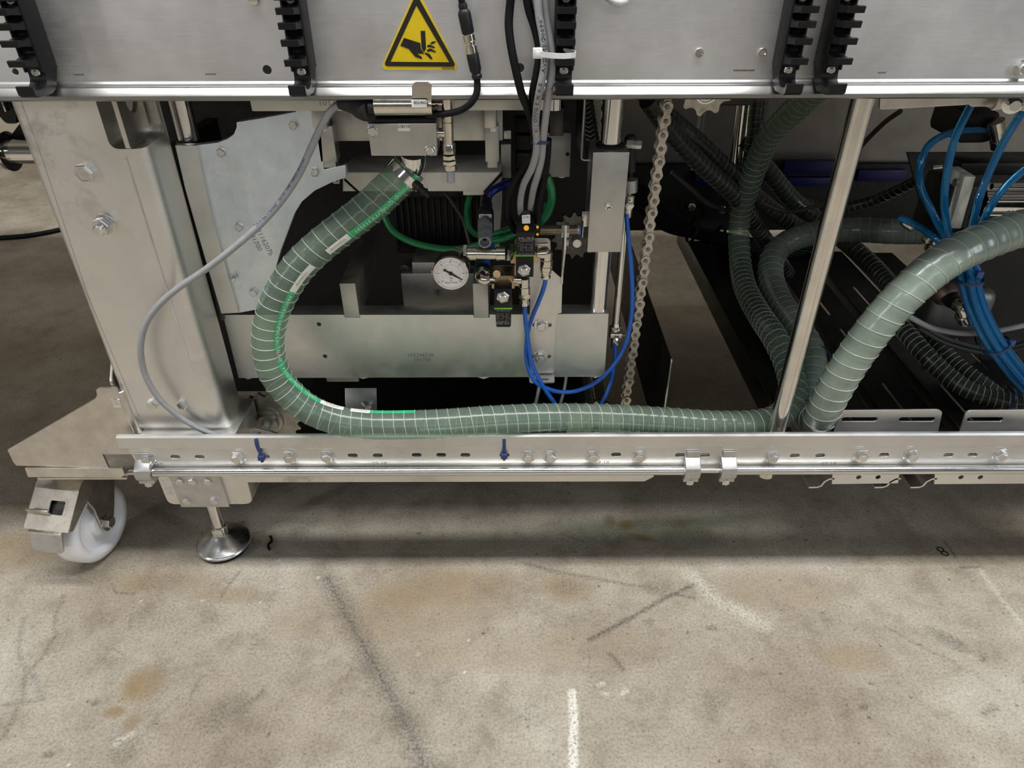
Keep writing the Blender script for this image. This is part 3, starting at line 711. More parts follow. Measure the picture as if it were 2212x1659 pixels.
# clamps on the rod
def clampf():
    x = X(1494); t = thing('rod_clamp', 'cast clamp on the rod, left one of the close pair right of centre', 'clamp', (x, yr, zr), 'cast clamps on the guard rod')
    hw = .0125; bm = NB()
    out = [(YR, zr + .022), (YR - .003, zr + .022), (yr - .0095, zr + .010), (yr - .0115, zr), (yr - .010, zr - .008), (yr - .006, zr - .013), (yr - .006, zr - .020), (yr + .012, zr - .021), (yr + .013, zr - .010), (yr + .011, zr), (YR + .0, zr + .008)]
    extrude_x(bm, out, x - hw, x + hw); bmesh.ops.recalc_face_normals(bm, faces=bm.faces[:])
    bmesh.ops.bevel(bm, geom=[e for e in bm.edges], offset=.0022, segments=2, profile=.5, affect='EDGES', clamp_overlap=True)
    obj('body', bm, ZINC, t, ang=50)
    obj('strap', box(NB(), x - .0105, x + .0105, YR - .0035, YR, zr + .012, zr + .034, .001), ZINC, t)
    bm = NB(); lathe(bm, (x, yr + .001, zr - .018), (0, -.25, -1), [(0, .0085), (.0025, .0085), (.003, .0065), (.009, .0065), (.010, .0055)], 6); obj('bolt', bm, BOLT, t)
    return t
c1 = clampf()
copy_tree(c1, (X(1572), yr, zr), 'cast clamp on the rod, right one of the close pair right of centre')
copy_tree(c1, (X(314, 1030), yr, zr), 'cast clamp holding the left end of the rod below the support column')
# ================================================================ castor bracket and castor at the left
YC = .886
cb = thing('castor_bracket', 'triangular steel castor bracket hinged to the left support column', 'bracket', P(150, 1010, YC))
out = [(15.7, 972), (205, 862), (209.5, 853), (207, 843), (213, 838), (251, 838), (262, 870), (300, 960), (290, 981.6), (221, 981.6), (235, 1011.7), (35, 1006), (29, 1000)]
obj('plate', sheet(pl(out, YC), (), .004, .0006, y0=YC), BRKT, cb)
a = P(228, 850, YC); b_ = P(296, 985, YC)
bm = NB(); box(bm, P(241, 864, YC).x, P(259, 864, YC).x, YC - .0012, YC + .004, P(250, 880, YC).z, P(250, 862, YC).z, .0006); obj('latch_window', bm, CHROME, cb)
ra = P(247, 840, YC + .012); rb_ = P(247, 840, YC + .012); zb2 = P(290, 975, YC + .012).z
bm = NB(); cyl(bm, (ra.x + .006, YC + .012, zb2), (ra.x + .006, YC + .012, ra.z), .012, None, 24, .001); obj('hinge_roll', bm, BRKT, cb)
bm = NB(); fa = P(35, 1008, YC); fb = P(262, 1011, YC)
zf1 = P(150, 1032, YC).z
fm_ = sheet(roundpoly(pl([(53, 1012), (258, 1013), (264, 1010), (270, 1027), (261, 1032), (60, 1031)], YC - .003), .001), (), .004, .0008, y0=YC - .003); obj('flange', fm_, BRKT, cb)
obj('base_plate', box(NB(), P(53, 1030, YC).x + .02, P(260, 1030, YC).x + .01, YC - .001, YC + .12, zf1 - .004, zf1 + .001, .001), BRKT, cb)
rs = sheet(roundpoly([(YC + .006, .40), (YC + .05, .45), (YC + .08, .45), (YC + .10, .21), (YC + .006, .21)], .006), (), .004, .0005, M=Matrix(((0, 0, 1, P(262, 900, YC).x), (1, 0, 0, 0), (0, 1, 0, 0), (0, 0, 0, 1))))
obj('rear_rib', rs, BRKT, cb)
# castor: local axes d (pedal side), a (axle, towards the viewer's right), z
cw = PZ(187, 1190, 0); d = Vector((-.76, -.65, 0)).normalized(); ax = Vector((-d.y, d.x, 0)) * -1.0
KC = zf1 / .1785
d = Vector((-.14, -.99, 0)).normalized(); ax = Vector((.99, -.14, 0)).normalized(); cw.x += .030; C0 = Vector((cw.x, cw.y + .004, .0625))
cs = thing('castor', 'swivel castor with white wheel and brake pedal under the triangular bracket', 'castor', cw)
def CL(s, a_, z): return Vector((C0.x, C0.y, 0)) + d * s + ax * a_ + Vector((0, 0, z))
pw = [(-.020, .026), (-.0205, .050), (-.019, .0575), (-.014, .0618), (-.006, .0625), (.006, .0625), (.014, .0618), (.019, .0575), (.0205, .050), (.019, .046), (.012, .042), (.010, .030), (.012, .021), (.021, .019), (.022, .010)]
obj('wheel', lathe(NB(), C0, ax, [(-.022, .012), (-.020, .019)] + pw, 56), NYLON, cs, label='white nylon wheel', ang=50)
sw = -.034   # swivel axis sits behind the wheel centre
bm = NB(); lathe(bm, CL(sw, 0, .158), (0, 0, 1), [(0, .034), (.004, .037), (.010, .037), (.012, .034), (.0165, .034)], 40); obj('swivel_head', bm, CASTER, cs)
def cheek(side):
    o = [(-.004, .046), (.004, .0465), (.0105, .054), (.0115, .066), (.010, .098), (.022, .142), (.012, .160), (-.064, .160), (-.066, .148), (-.026, .074), (-.012, .052)]
    M = Matrix.Identity(4); org = CL(0, side * .0265 - .0015, 0)
    for i in range(3): M[i][0] = d[i]; M[i][1] = (0, 0, 1)[i]; M[i][2] = -ax[i] if False else ax[i]; M[i][3] = org[i]
    return sheet(roundpoly(o, .006, 3), (), .0035, .0006, M=M)
for s in (1, -1): obj('fork_cheek', cheek(s), CASTER, cs)
obj('axle_bolt', hexb := lathe(NB(), CL(0, .027, .0625), ax, [(0, .0135), (.0015, .0135), (.0016, .0095), (.0075, .0095), (.0085, .008)], 6), BOLT, cs)
bm = NB(); prof_ = ribbon([(-.050, .1605), (.000, .160), (.018, .157), (.0285, .1505)], .0026)
def hood(w0, w1, wf=1.0):
    A = []; B = []
    for s, z in prof_:
        A.append(bm.verts.new(CL(s, w0, z))); B.append(bm.verts.new(CL(s, w1, z)))
    n = len(A)
    for k in range(n): bm.faces.new((A[k], A[(k + 1) % n], B[(k + 1) % n], B[k]))
    bm.faces.new(A[::-1]); bm.faces.new(B)
hood(-.034, .034); ho = obj('hood', bm, CASTER, cs, ang=40)
MM = frame(CL(.0495, 0, .1315), ax, Vector((0, 0, .038)) - d * .044)
obj('hood_front', sheet(rrect(-.034, .034, -.029, .029, .002), [rrect(-.004, .018, -.006, .013, .0015)], .0026, .0005, M=MM), CASTER, cs)
MM = frame(CL(.046, 0, .126), ax, Vector((0, 0, .038)) - d * .044); obj('hood_inside', box(NB(), -.031, .031, -.026, .026, -.0008, .0008, 0, MM), DARKST, cs)
for s in (1, -1):
    M = Matrix.Identity(4); org = CL(0, s * .0335 - .001, 0)
    for i in range(3): M[i][0] = d[i]; M[i][1] = (0, 0, 1)[i]; M[i][2] = ax[i]; M[i][3] = org[i]
    obj('hood_skirt', sheet(roundpoly([(-.02, .160), (.018, .1565), (.028, .150), (.071, .114), (.064, .108), (.020, .128), (-.005, .130)], .003), (), .0025, .0004, M=M), CASTER, cs)
MM = frame(CL(.055, -.014, .125), ax, Vector((0, 0, 1)) + d * .25); obj('brake_tab', box(NB(), -.018, .016, -.012, .014, -.0012, .0012, .0008, MM), CASTER, cs)
MM = frame(CL(.073, .0, .111), ax, Vector((0, 0, 1)) - d * .35); obj('pedal', sheet(roundpoly([(-.024, -.002), (.024, -.002), (.024, -.026), (.020, -.030), (-.024, -.030)], .001), (), .0022, .0004, M=MM), ZINC, cs, label='zinc plated brake pedal')
MM = frame(CL(.072, .0, .111), ax, d); obj('pedal_hinge', box(NB(), -.026, .024, -.006, .004, -.002, .002, .0008, MM), BOLT, cs)
cs.scale = (KC, KC, KC)
# ================================================================ steel post, right
ps = thing('round_post', 'bright round steel post standing behind the rail right of centre', 'post', P(1675, 935, .905))
pa = P(1771, 570, .905); obj('tube', cyl(NB(), (pa.x, .905, .20), (pa.x, .905, .99), .0138, None, 40), POST, ps)
bm = NB(); cyl(bm, (pa.x - .0012, .8913, .2), (pa.x - .0012, .8913, .99), .0006, None, 6); obj('weld_seam', bm, TUBEX, ps)
# ================================================================ lift unit: cross plates, guide columns, side plate, beam
lu = thing('lift_unit', 'grey aluminium lift unit with cross beam, guide columns and plates inside the machine', 'lift unit', P(900, 810, .98))
YX = .95
x0 = P(541, 225, YX).x; x1 = P(1206, 225, YX).x; z0 = P(800, 240, YX).z
obj('cross_plate', box(NB(), x0, x1, YX, YX + .07, z0, z0 + .030, .0015), ALU2, lu)
p = P(716, 222, YX - .0001); obj('stamp', text('101702', .0115, at=(p.x, p.y, p.z), ext=.0001), ENGR, lu)
p = P(712, 210, YX - .0001); obj('stamp', text('10232633', .0115, at=(p.x, p.y, p.z), ext=.0001), ENGR, lu)
p = P(1192, 226, YX - .0015); obj('corner_post', cyl(NB(), (p.x + .004, YX + .008, z0 - .0005), (p.x + .004, YX + .008, z0 + .032), .0085, None, 20), CHROME, lu)
x0 = P(716, 270, .985).x; x1 = P(1086, 270, .985).x
obj('second_plate', box(NB(), x0, x1, .985, 1.03, P(800, 305, .985).z, P(800, 236, .985).z, .0012), ALU2, lu)
for ua, ub, uc, ud in ((673, 705, 688, 724), (1045, 1073, 1048, 1078)):
    Yp = .962
    obj('standoff', box(NB(), P(ua, 260, Yp).x, P(ub, 260, Yp).x, Yp, Yp + .022, P(ua, 278, Yp).z, z0, .0022), ALU2, lu)
    xm = (P(ua, 280, Yp).x + P(ub, 280, Yp).x) / 2; bm = NB(); lathe(bm, (xm, Yp + .010, P(ua, 289, Yp).z), (0, 0, 1), [(0, .007), (.001, .008), (.009, .008)], 6); obj('bolt', bm, BOLT, lu)
    xa = P(uc, 320, Yp + .006).x; xb = P(ud, 320, Yp + .006).x
    obj('strut', box(NB(), xa, xb, Yp + .006, Yp + .03, P(uc, 353, Yp).z, P(uc, 275, Yp).z, .0008), ALU2, lu)
    obj('strut_foot', box(NB(), xa + .0025, xb - .0025, Yp + .007, Yp + .028, P(uc, 366, Yp).z, P(uc, 352, Yp).z, .0005), ALU2, lu)
# left guide column and side plate
YG = 1.0
gx = P(397, 255, YG).x; obj('guide_rod', cyl(NB(), (gx, YG, P(405, 306, YG).z - .05), (gx, YG, .99), .0140, None, 40), ROD, lu)
YP = .968
so = [(380, 315), (423, 314), (470, 308), (491, 300), (505, 290), (511, 276), (511, 264), (560, 256), (640, 241), (640, 225), (690, 225), (700, 366), (747, 356), (748, 383), (715, 395), (680, 412), (652, 436), (636, 462), (622, 500), (607, 540), (597, 575), (575, 640), (560, 668), (516, 676), (477, 677), (428, 500)]
obj('side_plate', sheet(roundpoly(pl(so, YP), .001, 2), (), .012, .0008, y0=YP), ALUB, lu, label='pale side plate with a curved cut-out')
cp = [(378, 314), (424, 315), (460, 480), (515, 676), (478, 678), (440, 550), (400, 410)]
obj('side_bar', sheet(pl(cp, YP - .006), (), .010, .0008, y0=YP - .006), ALU, lu)
obj('side_web', box(NB(), P(378, 330, YP).x - .014, P(378, 330, YP).x + .004, YP + .0045, YP + .16, .46, P(378, 314, YP).z - .003, .001), DARKST, lu)
rngp = [(367, 306), (385, 312), (430, 312), (428, 304)]
bm = NB(); lathe(bm, (gx, YG, P(405, 306, YG).z - .004), (0, 0, 1), [(0, .019), (.003, .020), (.006, .017), (.007, .0145)], 30); obj('grease_ring', bm, BLACK, lu)
for u, v, r in ((479, 329, .0062), (634, 270, .0062), (680, 371, .0062), (517, 490, .0062), (548, 631, .0062)): bolt(lu, u, v, YP, r, .0055, None, rot=random.random())
p = P(508, 598, YP); bm = NB(); lathe(bm, p, (0, -1, 0), [(0, .0052), (.004, .0052), (.0045, .003), (.008, .003), (.009, .0035), (.0115, .0022)], 6); obj('grease_nipple', bm, BOLT, lu)
for i, s in enumerate(('102116207b', '101700')):
    p = P(568 - 17 * i, 517 + 4 * i, YP - .0002); M = Matrix(((1, 0, 0, p.x), (0, 0, -1, p.y), (0, 1, 0, p.z), (0, 0, 0, 1)))
    obj('stamp', text(s, .0105, M=M, ext=.0001, rot=-1.28), ENGR, lu)
# beam
YL2 = .98
bo = [(481, 680), (742.5, 680), (745, 686), (778, 686), (776, 680), (1022.5, 680), (1024, 686), (1057.5, 686), (1057, 679.5), (1315, 677.5), (1306, 814), (515, 817)]
hs = [circ(p.x, p.z, .0036) for p in (P(689, 701, YL2), P(702, 770, YL2))]
obj('cross_beam', sheet(pl(bo, YL2), hs, .032, .0007, y0=YL2), ALU, lu)
obj('beam_core', box(NB(), P(690, 735, YL2).x - .03, P(702, 735, YL2).x + .03, YL2 + .006, YL2 + .03, .36, .45), DARKST, lu)
for ua, ub, yb in ((733, 767, 1.19), (1021, 1054, 1.12)):
    xa = P(ua, 612, YL2 - .001).x; xb = P(ub, 612, YL2 - .001).x
    obj('rib', box(NB(), xa, xb, YL2 - .001, yb, P(ua, 685.5, YL2).z, P(ua, 612, YL2).z, .0007), ALU2, lu)
for i, (s, dv) in enumerate((('103244338', 0), ('101700', 9))):
    p = P(908 + 4 * i, 767.5 + dv * 1.05, YL2 - .0002); obj('stamp', text(s, .0095, at=p, ext=.0001), ENGR, lu)
for u, v in ((540, 817), (787, 816), (1045, 816), (1283, 814)):
    p = P(u, v, YL2 + .014); bm = NB(); lathe(bm, (p.x, YL2 + .014, P(u, v, YL2).z), (0, 0, -1), [(0, .0105), (.005, .0105), (.006, .009)], 6); obj('bolt', bm, BOLT, lu)
# right guide column
xg = P(1313, 430, .966).x
ga = P(1294, 620, .996)
gxr = P(1295, 630, .996).x
obj('guide_rod', cyl(NB(), (gxr, .996, P(1290, 668, .996).z), (gxr, .996, .99), .0138, None, 40), ROD, lu)
yb0 = .966; xa = P(1281, 331, yb0).x; xb = P(1360, 331, yb0).x; za = P(1310, 545, yb0).z; zb3 = P(1310, 329, yb0).z
obj('guide_block', box(NB(), xa, xb, yb0, yb0 + .058, za, zb3, .001), ALU2, lu)
obj('block_seal', lathe(NB(), (gxr, .996, zb3 - .001), (0, 0, 1), [(0, .020), (.004, .020), (.006, .0155)], 30), BLACK, lu)
p = P(1314, 446, yb0); bm = NB(); lathe(bm, p, (0, -1, 0), [(0, .0056), (.003, .0056), (.0035, .0042), (.006, .004), (.0065, .0028), (.009, .0032), (.011, .0018)], 6); obj('grease_nipple', bm, BOLT, lu)
obj('block_tab', box(NB(), P(1258, 480, yb0).x, xa + .002, yb0 + .012, yb0 + .020, P(1258, 497, yb0).z, P(1258, 464, yb0).z, .0006), NICK, lu)
# clutter under the beam
obj('shade_pan', box(NB(), -.45, .205, 1.02, 1.41, .10, .104, .001), DARKST, lu)  # added dark sheet that blocks light to the floor beneath
MIDST = metal('dull_steel', (.30, .30, .30), .4)
obj('chute', box(NB(), P(712, 820, 1.05).x, P(782, 820, 1.05).x, 1.03, 1.05, .305, .36, .002), MIDST, lu)
M = Matrix.Translation(P(780, 862, 1.02)) @ Matrix.Rotation(-.5, 4, 'X'); obj('bearing_plate', box(NB(), -.028, .028, -.002, .002, -.02, .02, .001, M), MIDST, lu)
bm = NB(); cyl(bm, P(782, 866, 1.03), P(795, 880, 1.0), .006, None, 12); obj('bearing_pin', bm, CHROME, lu)
# dark guard plates around the unit
gp = thing('guard_plate', 'thin black guard plate right of the lowest chain links', 'plate', P(1440, 880, .98))
gxx = P(1450, 779, .98).x
M = Matrix(((0, 0, 1, gxx), (1, 0, 0, 0), (0, 1, 0, 0), (0, 0, 0, 1)))
zt_ = P(1450, 777, .98).z; obj('sheet', sheet([(.98, .20), (1.75, .20), (1.75, zt_), (.984, zt_), (.98, zt_ - .004)], (), .0028, .0008, M=M), DARKST, gp)
bm = NB(); tube(bm, [Vector((gxx, .979, .21)), Vector((gxx, .979, zt_ - .003)), Vector((gxx, .982, zt_))], .0016, 8); obj('bare_edge', bm, TUBEX, gp, label='bare bright edge')
wf = thing('cover_sheet', 'dark cover sheet with a bright bare edge left of the right guide column', 'plate', P(1257, 345, 1.0))
bm = NB(); tube(bm, [P(1263, 212, 1.0), P(1259, 280, 1.0), P(1255.5, 338, 1.0), P(1257, 344, 1.0), P(1262, 346, 1.0), P(1290, 345.5, 1.0)], .0014, 8); obj('bare_edge', bm, LIP, wf)
a = P(1263, 212, 1.0); b_ = P(1256, 345, 1.0); obj('sheet', box(NB(), b_.x, b_.x + .0025, 1.0, 1.12, b_.z, .95, .0005), DARKST, wf)
# grey inner blocks, motor, gearbox
mo = thing('drive_motor', 'black finned drive motor behind the cross beam', 'motor', P(950, 530, 1.16))
ym = 1.16; xa = P(848, 470, ym).x; xb = P(1052, 470, ym).x; zt_ = P(950, 412, ym).z; zm0 = P(950, 532, ym).z
obj('housing', box(NB(), xa, xb, ym + .012, ym + .14, zm0 - .02, zt_, .004), BLACKM, mo)
n = 15; fm = None
for k in range(n):
    x = xa + (xb - xa) * (k + .5) / n; z1_ = zt_ - .012
    if fm is None: fm = obj('cooling_fin', box(NB(), x - .0018, x + .0018, ym, ym + .02, zm0, z1_, .0006), BLACK, mo)
    else: inst('cooling_fin', fm, wloc(fm) + Vector(((xb - xa) * k / n, 0, 0)), mo)
obj('fan_cowl', box(NB(), xa - .004, xb + .004, ym - .004, ym + .14, zt_ - .012, zt_ + .012, .004), BLACK, mo)
gbx = thing('junction_box', 'dark grey junction box cover with a Y sticker behind the pressure gauge', 'box', P(950, 655, 1.09))
yg = 1.085; xa = P(866, 600, yg).x; xb = P(1042, 600, yg).x; zg0 = P(950, 662, yg).z; zg1 = P(950, 567, yg).z
obj('cover', box(NB(), xa, xb, yg, yg + .06, zg0, zg1 - .020, .002), ALUD, gbx)
obj('cover_rim', box(NB(), xa + .020, xb - .020, yg + .0005, yg + .06, zg1 - .022, zg1, .002), ALUD, gbx)
for u in (875, 1017):
    p = P(u, 580, yg + .01); bm = NB(); lathe(bm, p, (0, -1, 0), [(0, .0085), (.004, .0085), (.005, .006)], 20); box(bm, p.x - .0045, p.x + .0045, p.y - .0058, p.y - .0048, p.z - .0009, p.z + .0009); box(bm, p.x - .0009, p.x + .0009, p.y - .0058, p.y - .0048, p.z - .0045, p.z + .0045); obj('screw', bm, DARKST, gbx)
p = P(946, 632, yg); obj('sticker', lathe(NB(), p, (0, -1, 0), [(0, .0072), (.0003, .0072)], 24), metal('sticker_grey', (.30, .30, .29), .6), gbx); obj('lettering', text('Y', .013, at=(p.x, p.y - .0005, p.z), ext=.0001), INK, gbx)
p = P(937, 589, yg); obj('white_plug', box(NB(), p.x - .004, p.x + .004, yg - .001, yg, p.z - .004, p.z + .004, .0004), WHITE, gbx)
pc = thing('upper_drive_cover', 'cream coloured cover box above the drive motor', 'cover', P(990, 415, 1.04))
yc = 1.045; xa = P(905, 400, yc).x; xb = P(1046, 400, yc).x
CREAM = plastic('cream_paint', (.80, .77, .69), .5)
obj('body', sheet(pl([(740, 414), (740, 372), (1083, 372), (1046, 413), (1046, 414)], yc), (), .09, .002, y0=yc), CREAM, pc)
p = P(727, 391, yc + .002); q_ = pl([(719, 384), (734, 384), (733, 397), (720, 397)], yc - .002); obj('label_plate', sheet(q_, (), .001, .0002, y0=yc - .002), WHITE, pc); q_ = pl([(723, 388), (728, 386), (732, 389), (728, 394)], yc - .0026); obj('red_mark', sheet(q_, (), .0004, .0001, y0=yc - .0026), plastic('red_print', (.5, .02, .02), .5), pc)
obj('foot', box(NB(), P(1000, 416, yc).x, P(1045, 416, yc).x, yc + .002, yc + .04, P(1000, 423, yc).z, P(1000, 412, yc).z, .001), CREAM, pc)
obj('slant_plate', sheet(pl([(1048, 416), (1085, 378), (1085, 440), (1078, 560), (1052, 560)], yc + .012), (), .02, .002, y0=yc + .012), metal('dull_upright', (.42, .42, .43), .45), pc)
b2_ = thing('grey_block', 'grey aluminium block with dark smears behind the grey cables', 'block', P(1205, 385, 1.10))
obj('body', box(NB(), P(1180, 330, 1.10).x, P(1233, 330, 1.10).x, 1.10, 1.16, P(1200, 383, 1.10).z, P(1200, 287, 1.10).z, .0015), ALUD, b2_)
obj('arm', box(NB(), P(1186, 260, 1.06).x, P(1216, 260, 1.06).x, 1.04, 1.10, P(1200, 286, 1.06).z, P(1200, 225, 1.06).z, .001), DARKST, b2_)
p = P(1226, 333, 1.10); obj('screw', lathe(NB(), p, (0, -1, 0), [(0, .003), (.001, .003)], 12), BLACK, b2_)
p = P(1213, 386, 1.12); obj('bolt', lathe(NB(), (p.x, 1.12, P(1200, 383, 1.10).z), (0, 0, -1), [(0, .006), (.006, .006)], 6), BOLT, b2_)
b3_ = thing('inner_clamp_block', 'small dark grey block between the strut and the black energy chain', 'block', P(1094, 380, 1.08))
obj('body', box(NB(), P(1082, 340, 1.08).x, P(1104, 340, 1.08).x, 1.08, 1.12, P(1094, 385, 1.08).z, P(1094, 312, 1.08).z, .001), ALUD, b3_)
obj('head', box(NB(), P(1088, 290, 1.08).x, P(1104, 290, 1.08).x, 1.085, 1.10, P(1094, 303, 1.08).z, P(1094, 284, 1.08).z, .001), ALU, b3_)
# black energy chain: a stack of dark links
ec = thing('energy_chain', 'black plastic energy chain of stacked links behind the grey cables', 'cable chain', P(1140, 400, 1.12))
for k, v in enumerate((225, 262, 300, 338, 382)):
    xa = P(1113, v, 1.12).x; xb = P(1150, v, 1.12).x; zt_ = P(1130, v - 8, 1.12).z; z0_ = P(1130, v + 26, 1.12).z
    obj('link', box(NB(), xa, xb, 1.12, 1.15, z0_, zt_, .004), BLACKM, ec)
ec2 = thing('side_energy_chain', 'black energy chain with pale studs beside the right guide column', 'cable chain', P(1280, 350, 1.08))
for k in range(13):
    t = k / 12; p = P(1266 + 20 * t, 222 + 118 * t, 1.08); bm = NB(); box(bm, p.x - .012, p.x + .010, 1.075, 1.10, p.z - .0042, p.z + .0042, .001); obj('link', bm, BLACKM, ec2)
    if k < 9: bm = NB(); tube(bm, [p + Vector((-.010, -.006, .002)), p + Vector((-.002, -.0075, -.001)), p + Vector((.004, -.006, .003))], .0006, 5); obj('link_rim', bm, ALU, ec2)
# ================================================================ sprockets and drive chain
def sprocket_pts(R, n, depth=.0068):
    pts = []
    for k in range(n):
        a = 2 * math.pi * k / n
        for da, rr in ((-.5, R - depth), (-.36, R - depth * .96), (-.22, R - depth * .55), (-.11, R - depth * .08), (0, R), (.11, R - depth * .08), (.22, R - depth * .55), (.36, R - depth * .96)):
            t = a + da * 2 * math.pi / n; pts.append((rr * math.cos(t), rr * math.sin(t)))
    return pts
def sprocket(c, R, n, lab, mat, hub=True, tilt=0.0, ph=0.0):
    t = thing('sprocket', lab, 'sprocket', c)
    M = Matrix(((1, 0, 0, c.x), (0, 0, -1, c.y), (0, 1, 0, c.z), (0, 0, 0, 1))) @ Matrix.Rotation(ph, 4, 'Z')
    obj('toothed_disc', sheet(sprocket_pts(R, n), (), .008, .0008, M=M), mat, t)
    if hub:
        obj('hub', lathe(NB(), c, (0, -1, 0), [(0, R * .46), (.006, R * .46), (.008, R * .44), (.009, R * .34), (.018, R * .33), (.0185, R * .2)], 36), mat, t)
        obj('shaft', lathe(NB(), c, (0, -1, 0), [(-.39 if abs(c.z - .26) < .05 else -.04, R * .19), (.034, R * .19), (.035, R * .17)], 28), BOLT, t)
    return t
s1 = sprocket(P(583, 905, 1.0), .056, 18, 'dark steel sprocket at the lower left behind the green hose', SPROK)
c = wloc(s1); bm = NB(); lathe(bm, c + Vector((-.020, -.016, .010)), Vector((-.9, -.25, .35)), [(0, .0045), (.008, .0045), (.0081, .0075), (.013, .0075)], 6); obj('set_screw', bm, BOLT, s1)
lk = thing('lever_plate', 'small rounded steel lever plate below the lower left sprocket', 'plate', P(560, 935, .935))
obj('body', sheet(roundpoly(pl([(512, 945), (528, 928), (548, 926), (585, 934), (605, 945), (600, 960), (512, 960)], .94), .008, 4), (), .008, .001, y0=.94), BRKT, lk)
s2 = sprocket(P(1284, 916, 1.03), .0535, 17, 'dark steel sprocket under the cross beam at the foot of the chain', SPROK, ph=.1)
s3 = sprocket(P(1526, 184, .965), .0375, 10, 'pale toothed sprocket just under the panel lip right of the chain', CHAINM, False, ph=.18)
c = wloc(s3); obj('hub', lathe(NB(), c + Vector((0, 0, -.006)), (0, -1, 0), [(-.02, .017), (.005, .017), (.007, .0155), (.0072, .0135), (.006, .013), (.006, .001)], 32), CHROME, s3)
obj('shaft_block', box(NB(), c.x + .012, c.x + .075, c.y + .012, c.y + .06, c.z - .030, c.z + .02, .010), BLACK, s3)
s4 = sprocket(P(1243, 508, 1.09), .040, 15, 'dark sprocket in the shade behind the threaded sensor', CHAIND, True)
ch = thing('roller_chain', 'steel roller chain hanging in front of the dark interior', 'chain', P(1352, 870, 1.03))
ca = P(1443, 196, 1.03); cz = P(1351, 868, 1.03); PT = .01905
nl = int((ca - cz).length / PT) + 1; dr = (cz - ca).normalized()
PINM = metal('oily_pin', (.26, .245, .22), .45, None, .1, .2, .3, .5, 80)
def fig8(L, w, waist):
    r = w / 2; pts = []
    for k in range(9): t = math.radians(-125 + 250 * k / 8); pts.append((L / 2 + r * math.cos(t), r * math.sin(t)))
    pts.append((0, waist / 2)) ; 
    for k in range(9): t = math.radians(55 + 250 * k / 8); pts.append((-L / 2 + r * math.cos(t), r * math.sin(t)))
    pts.append((0, -waist / 2)); return pts
def link_mesh(outer):
    bm = NB(); w = .0150 if outer else .0158; me_ = []
    M0 = Matrix(((0, -1, 0, 0), (0, 0, -1, 0), (1, 0, 0, 0), (0, 0, 0, 1)))   # local x -> z (along chain), local z -> -y
    for s in (1, -1):
        off = (.0092 if outer else .0068) * s
        q = sheet(fig8(PT, w, w * .60), (), .0020, .0003, M=Matrix.Translation((0, off, 0)) @ M0); bm.from_mesh(q); bpy.data.meshes.remove(q)
    if not outer:
        for e in (-.5, .5): lathe(bm, (0, -.006, e * PT), (0, 1, 0), [(0, .0058), (.012, .0058)], 16)
    me = bpy.data.meshes.new('link'); bmesh.ops.recalc_face_normals(bm, faces=bm.faces[:]); bm.to_mesh(me); bm.free(); finish(me, CHAINM); return me
pin_me = bpy.data.meshes.new('pin'); bm = lathe(NB(), (0, -.0124, 0), (0, 1, 0), [(0, .0026), (.0006, .0031), (.0242, .0031), (.0248, .0026)], 14); bmesh.ops.recalc_face_normals(bm, faces=bm.faces[:]); bm.to_mesh(pin_me); bm.free(); finish(pin_me, PINM)
lo_, li_ = link_mesh(True), link_mesh(False); tilt = math.atan2(dr.x, -dr.z)
for k in range(nl):
    q = ca + dr * PT * (k + .5); wob = .0009 * math.sin(k * 1.9)
    ln = inst('outer_link' if k % 2 else 'inner_link', lo_ if k % 2 else li_, q + Vector((wob, 0, 0)), ch, rot=(0, -tilt * 1.0 + .02 * math.sin(k * 2.3), 0))
    pn_ = bpy.data.objects.new('pin', pin_me); COL.objects.link(pn_); pn_.parent = ln; pn_.location = (0, 0, -PT / 2)
ch2 = thing('second_chain_run', 'second chain run in the shade left of the right guide rod', 'chain', P(1290, 300, 1.12))
for k in range(7): inst('outer_link' if k % 2 else 'inner_link', lo_ if k % 2 else li_, P(1289, 205 + k * 27, 1.13), ch2)
# ================================================================ green spiral hoses
def hose(name, lab, pts, r, mat, pitch, wire_r=.0008, rn=24, bulge=.012, step=.004, group=None, wmat=None):
    path = catmull([P(*q) for q in pts], step); t = thing(name, lab, 'hose', path[0], group)
    k = 2 * math.pi * step / pitch
    obj('wall', tube(NB(), path, r, rn, True, lambda i: r * (1 + bulge * math.cos(k * i))), mat, t, ang=60)
    fs = pitch / 30.0; fine = resample(path, fs); T, N, B = frames(fine); pr = []
    for i, p in enumerate(fine):
        a = 2 * math.pi * (i * fs) / pitch; pr.append(p + (N[i] * math.cos(a) + B[i] * math.sin(a)) * (r * 1.010))
    return t, path, pr
def wire(t, pr, wr=.0008, mat=None, every=1):
    obj('spiral_wire', tube(NB(), pr[::every], wr, 5), mat or WIRE, t, label='steel spiral wire')
R1 = .0225
h1pts = [(885, 362, .925), (872, 378, .922), (843, 406, .915), (800, 446, .905), (745, 489, .895), (690, 532, .886), (640, 582, .878), (603, 642, .874), (583, 700, .873), (580, 755, .873), (594, 808, .873), (625, 850, .873), (668, 884, .873), (722, 906, .873), (785, 916, .873), (850, 918, .873), (950, 915, .874), (1050, 908, .880), (1150, 903, .890), (1250, 902, .900), (1350, 905, .908), (1450, 911, .914), (1550, 917, .920), (1640, 914, .932), (1690, 895, .952), (1712, 850, .99), (1702, 790, 1.05), (1673, 729, 1.12), (1639, 678, 1.22), (1610, 622, 1.33), (1599, 565, 1.42), (1598, 480, 1.47), (1618, 400, 1.45), (1660, 300, 1.38), (1740, 215, 1.28), (1790, 175, 1.22)]
h1, hp1, wp1 = hose('suction_hose', 'clear green spiral hose sweeping from the aluminium block down along the rail', h1pts, R1, HOSE, .0168)
wire(h1, wp1, .00048)
SL = np.concatenate([[0], np.cumsum([(b - a).length for a, b in zip(hp1, hp1[1:])])])
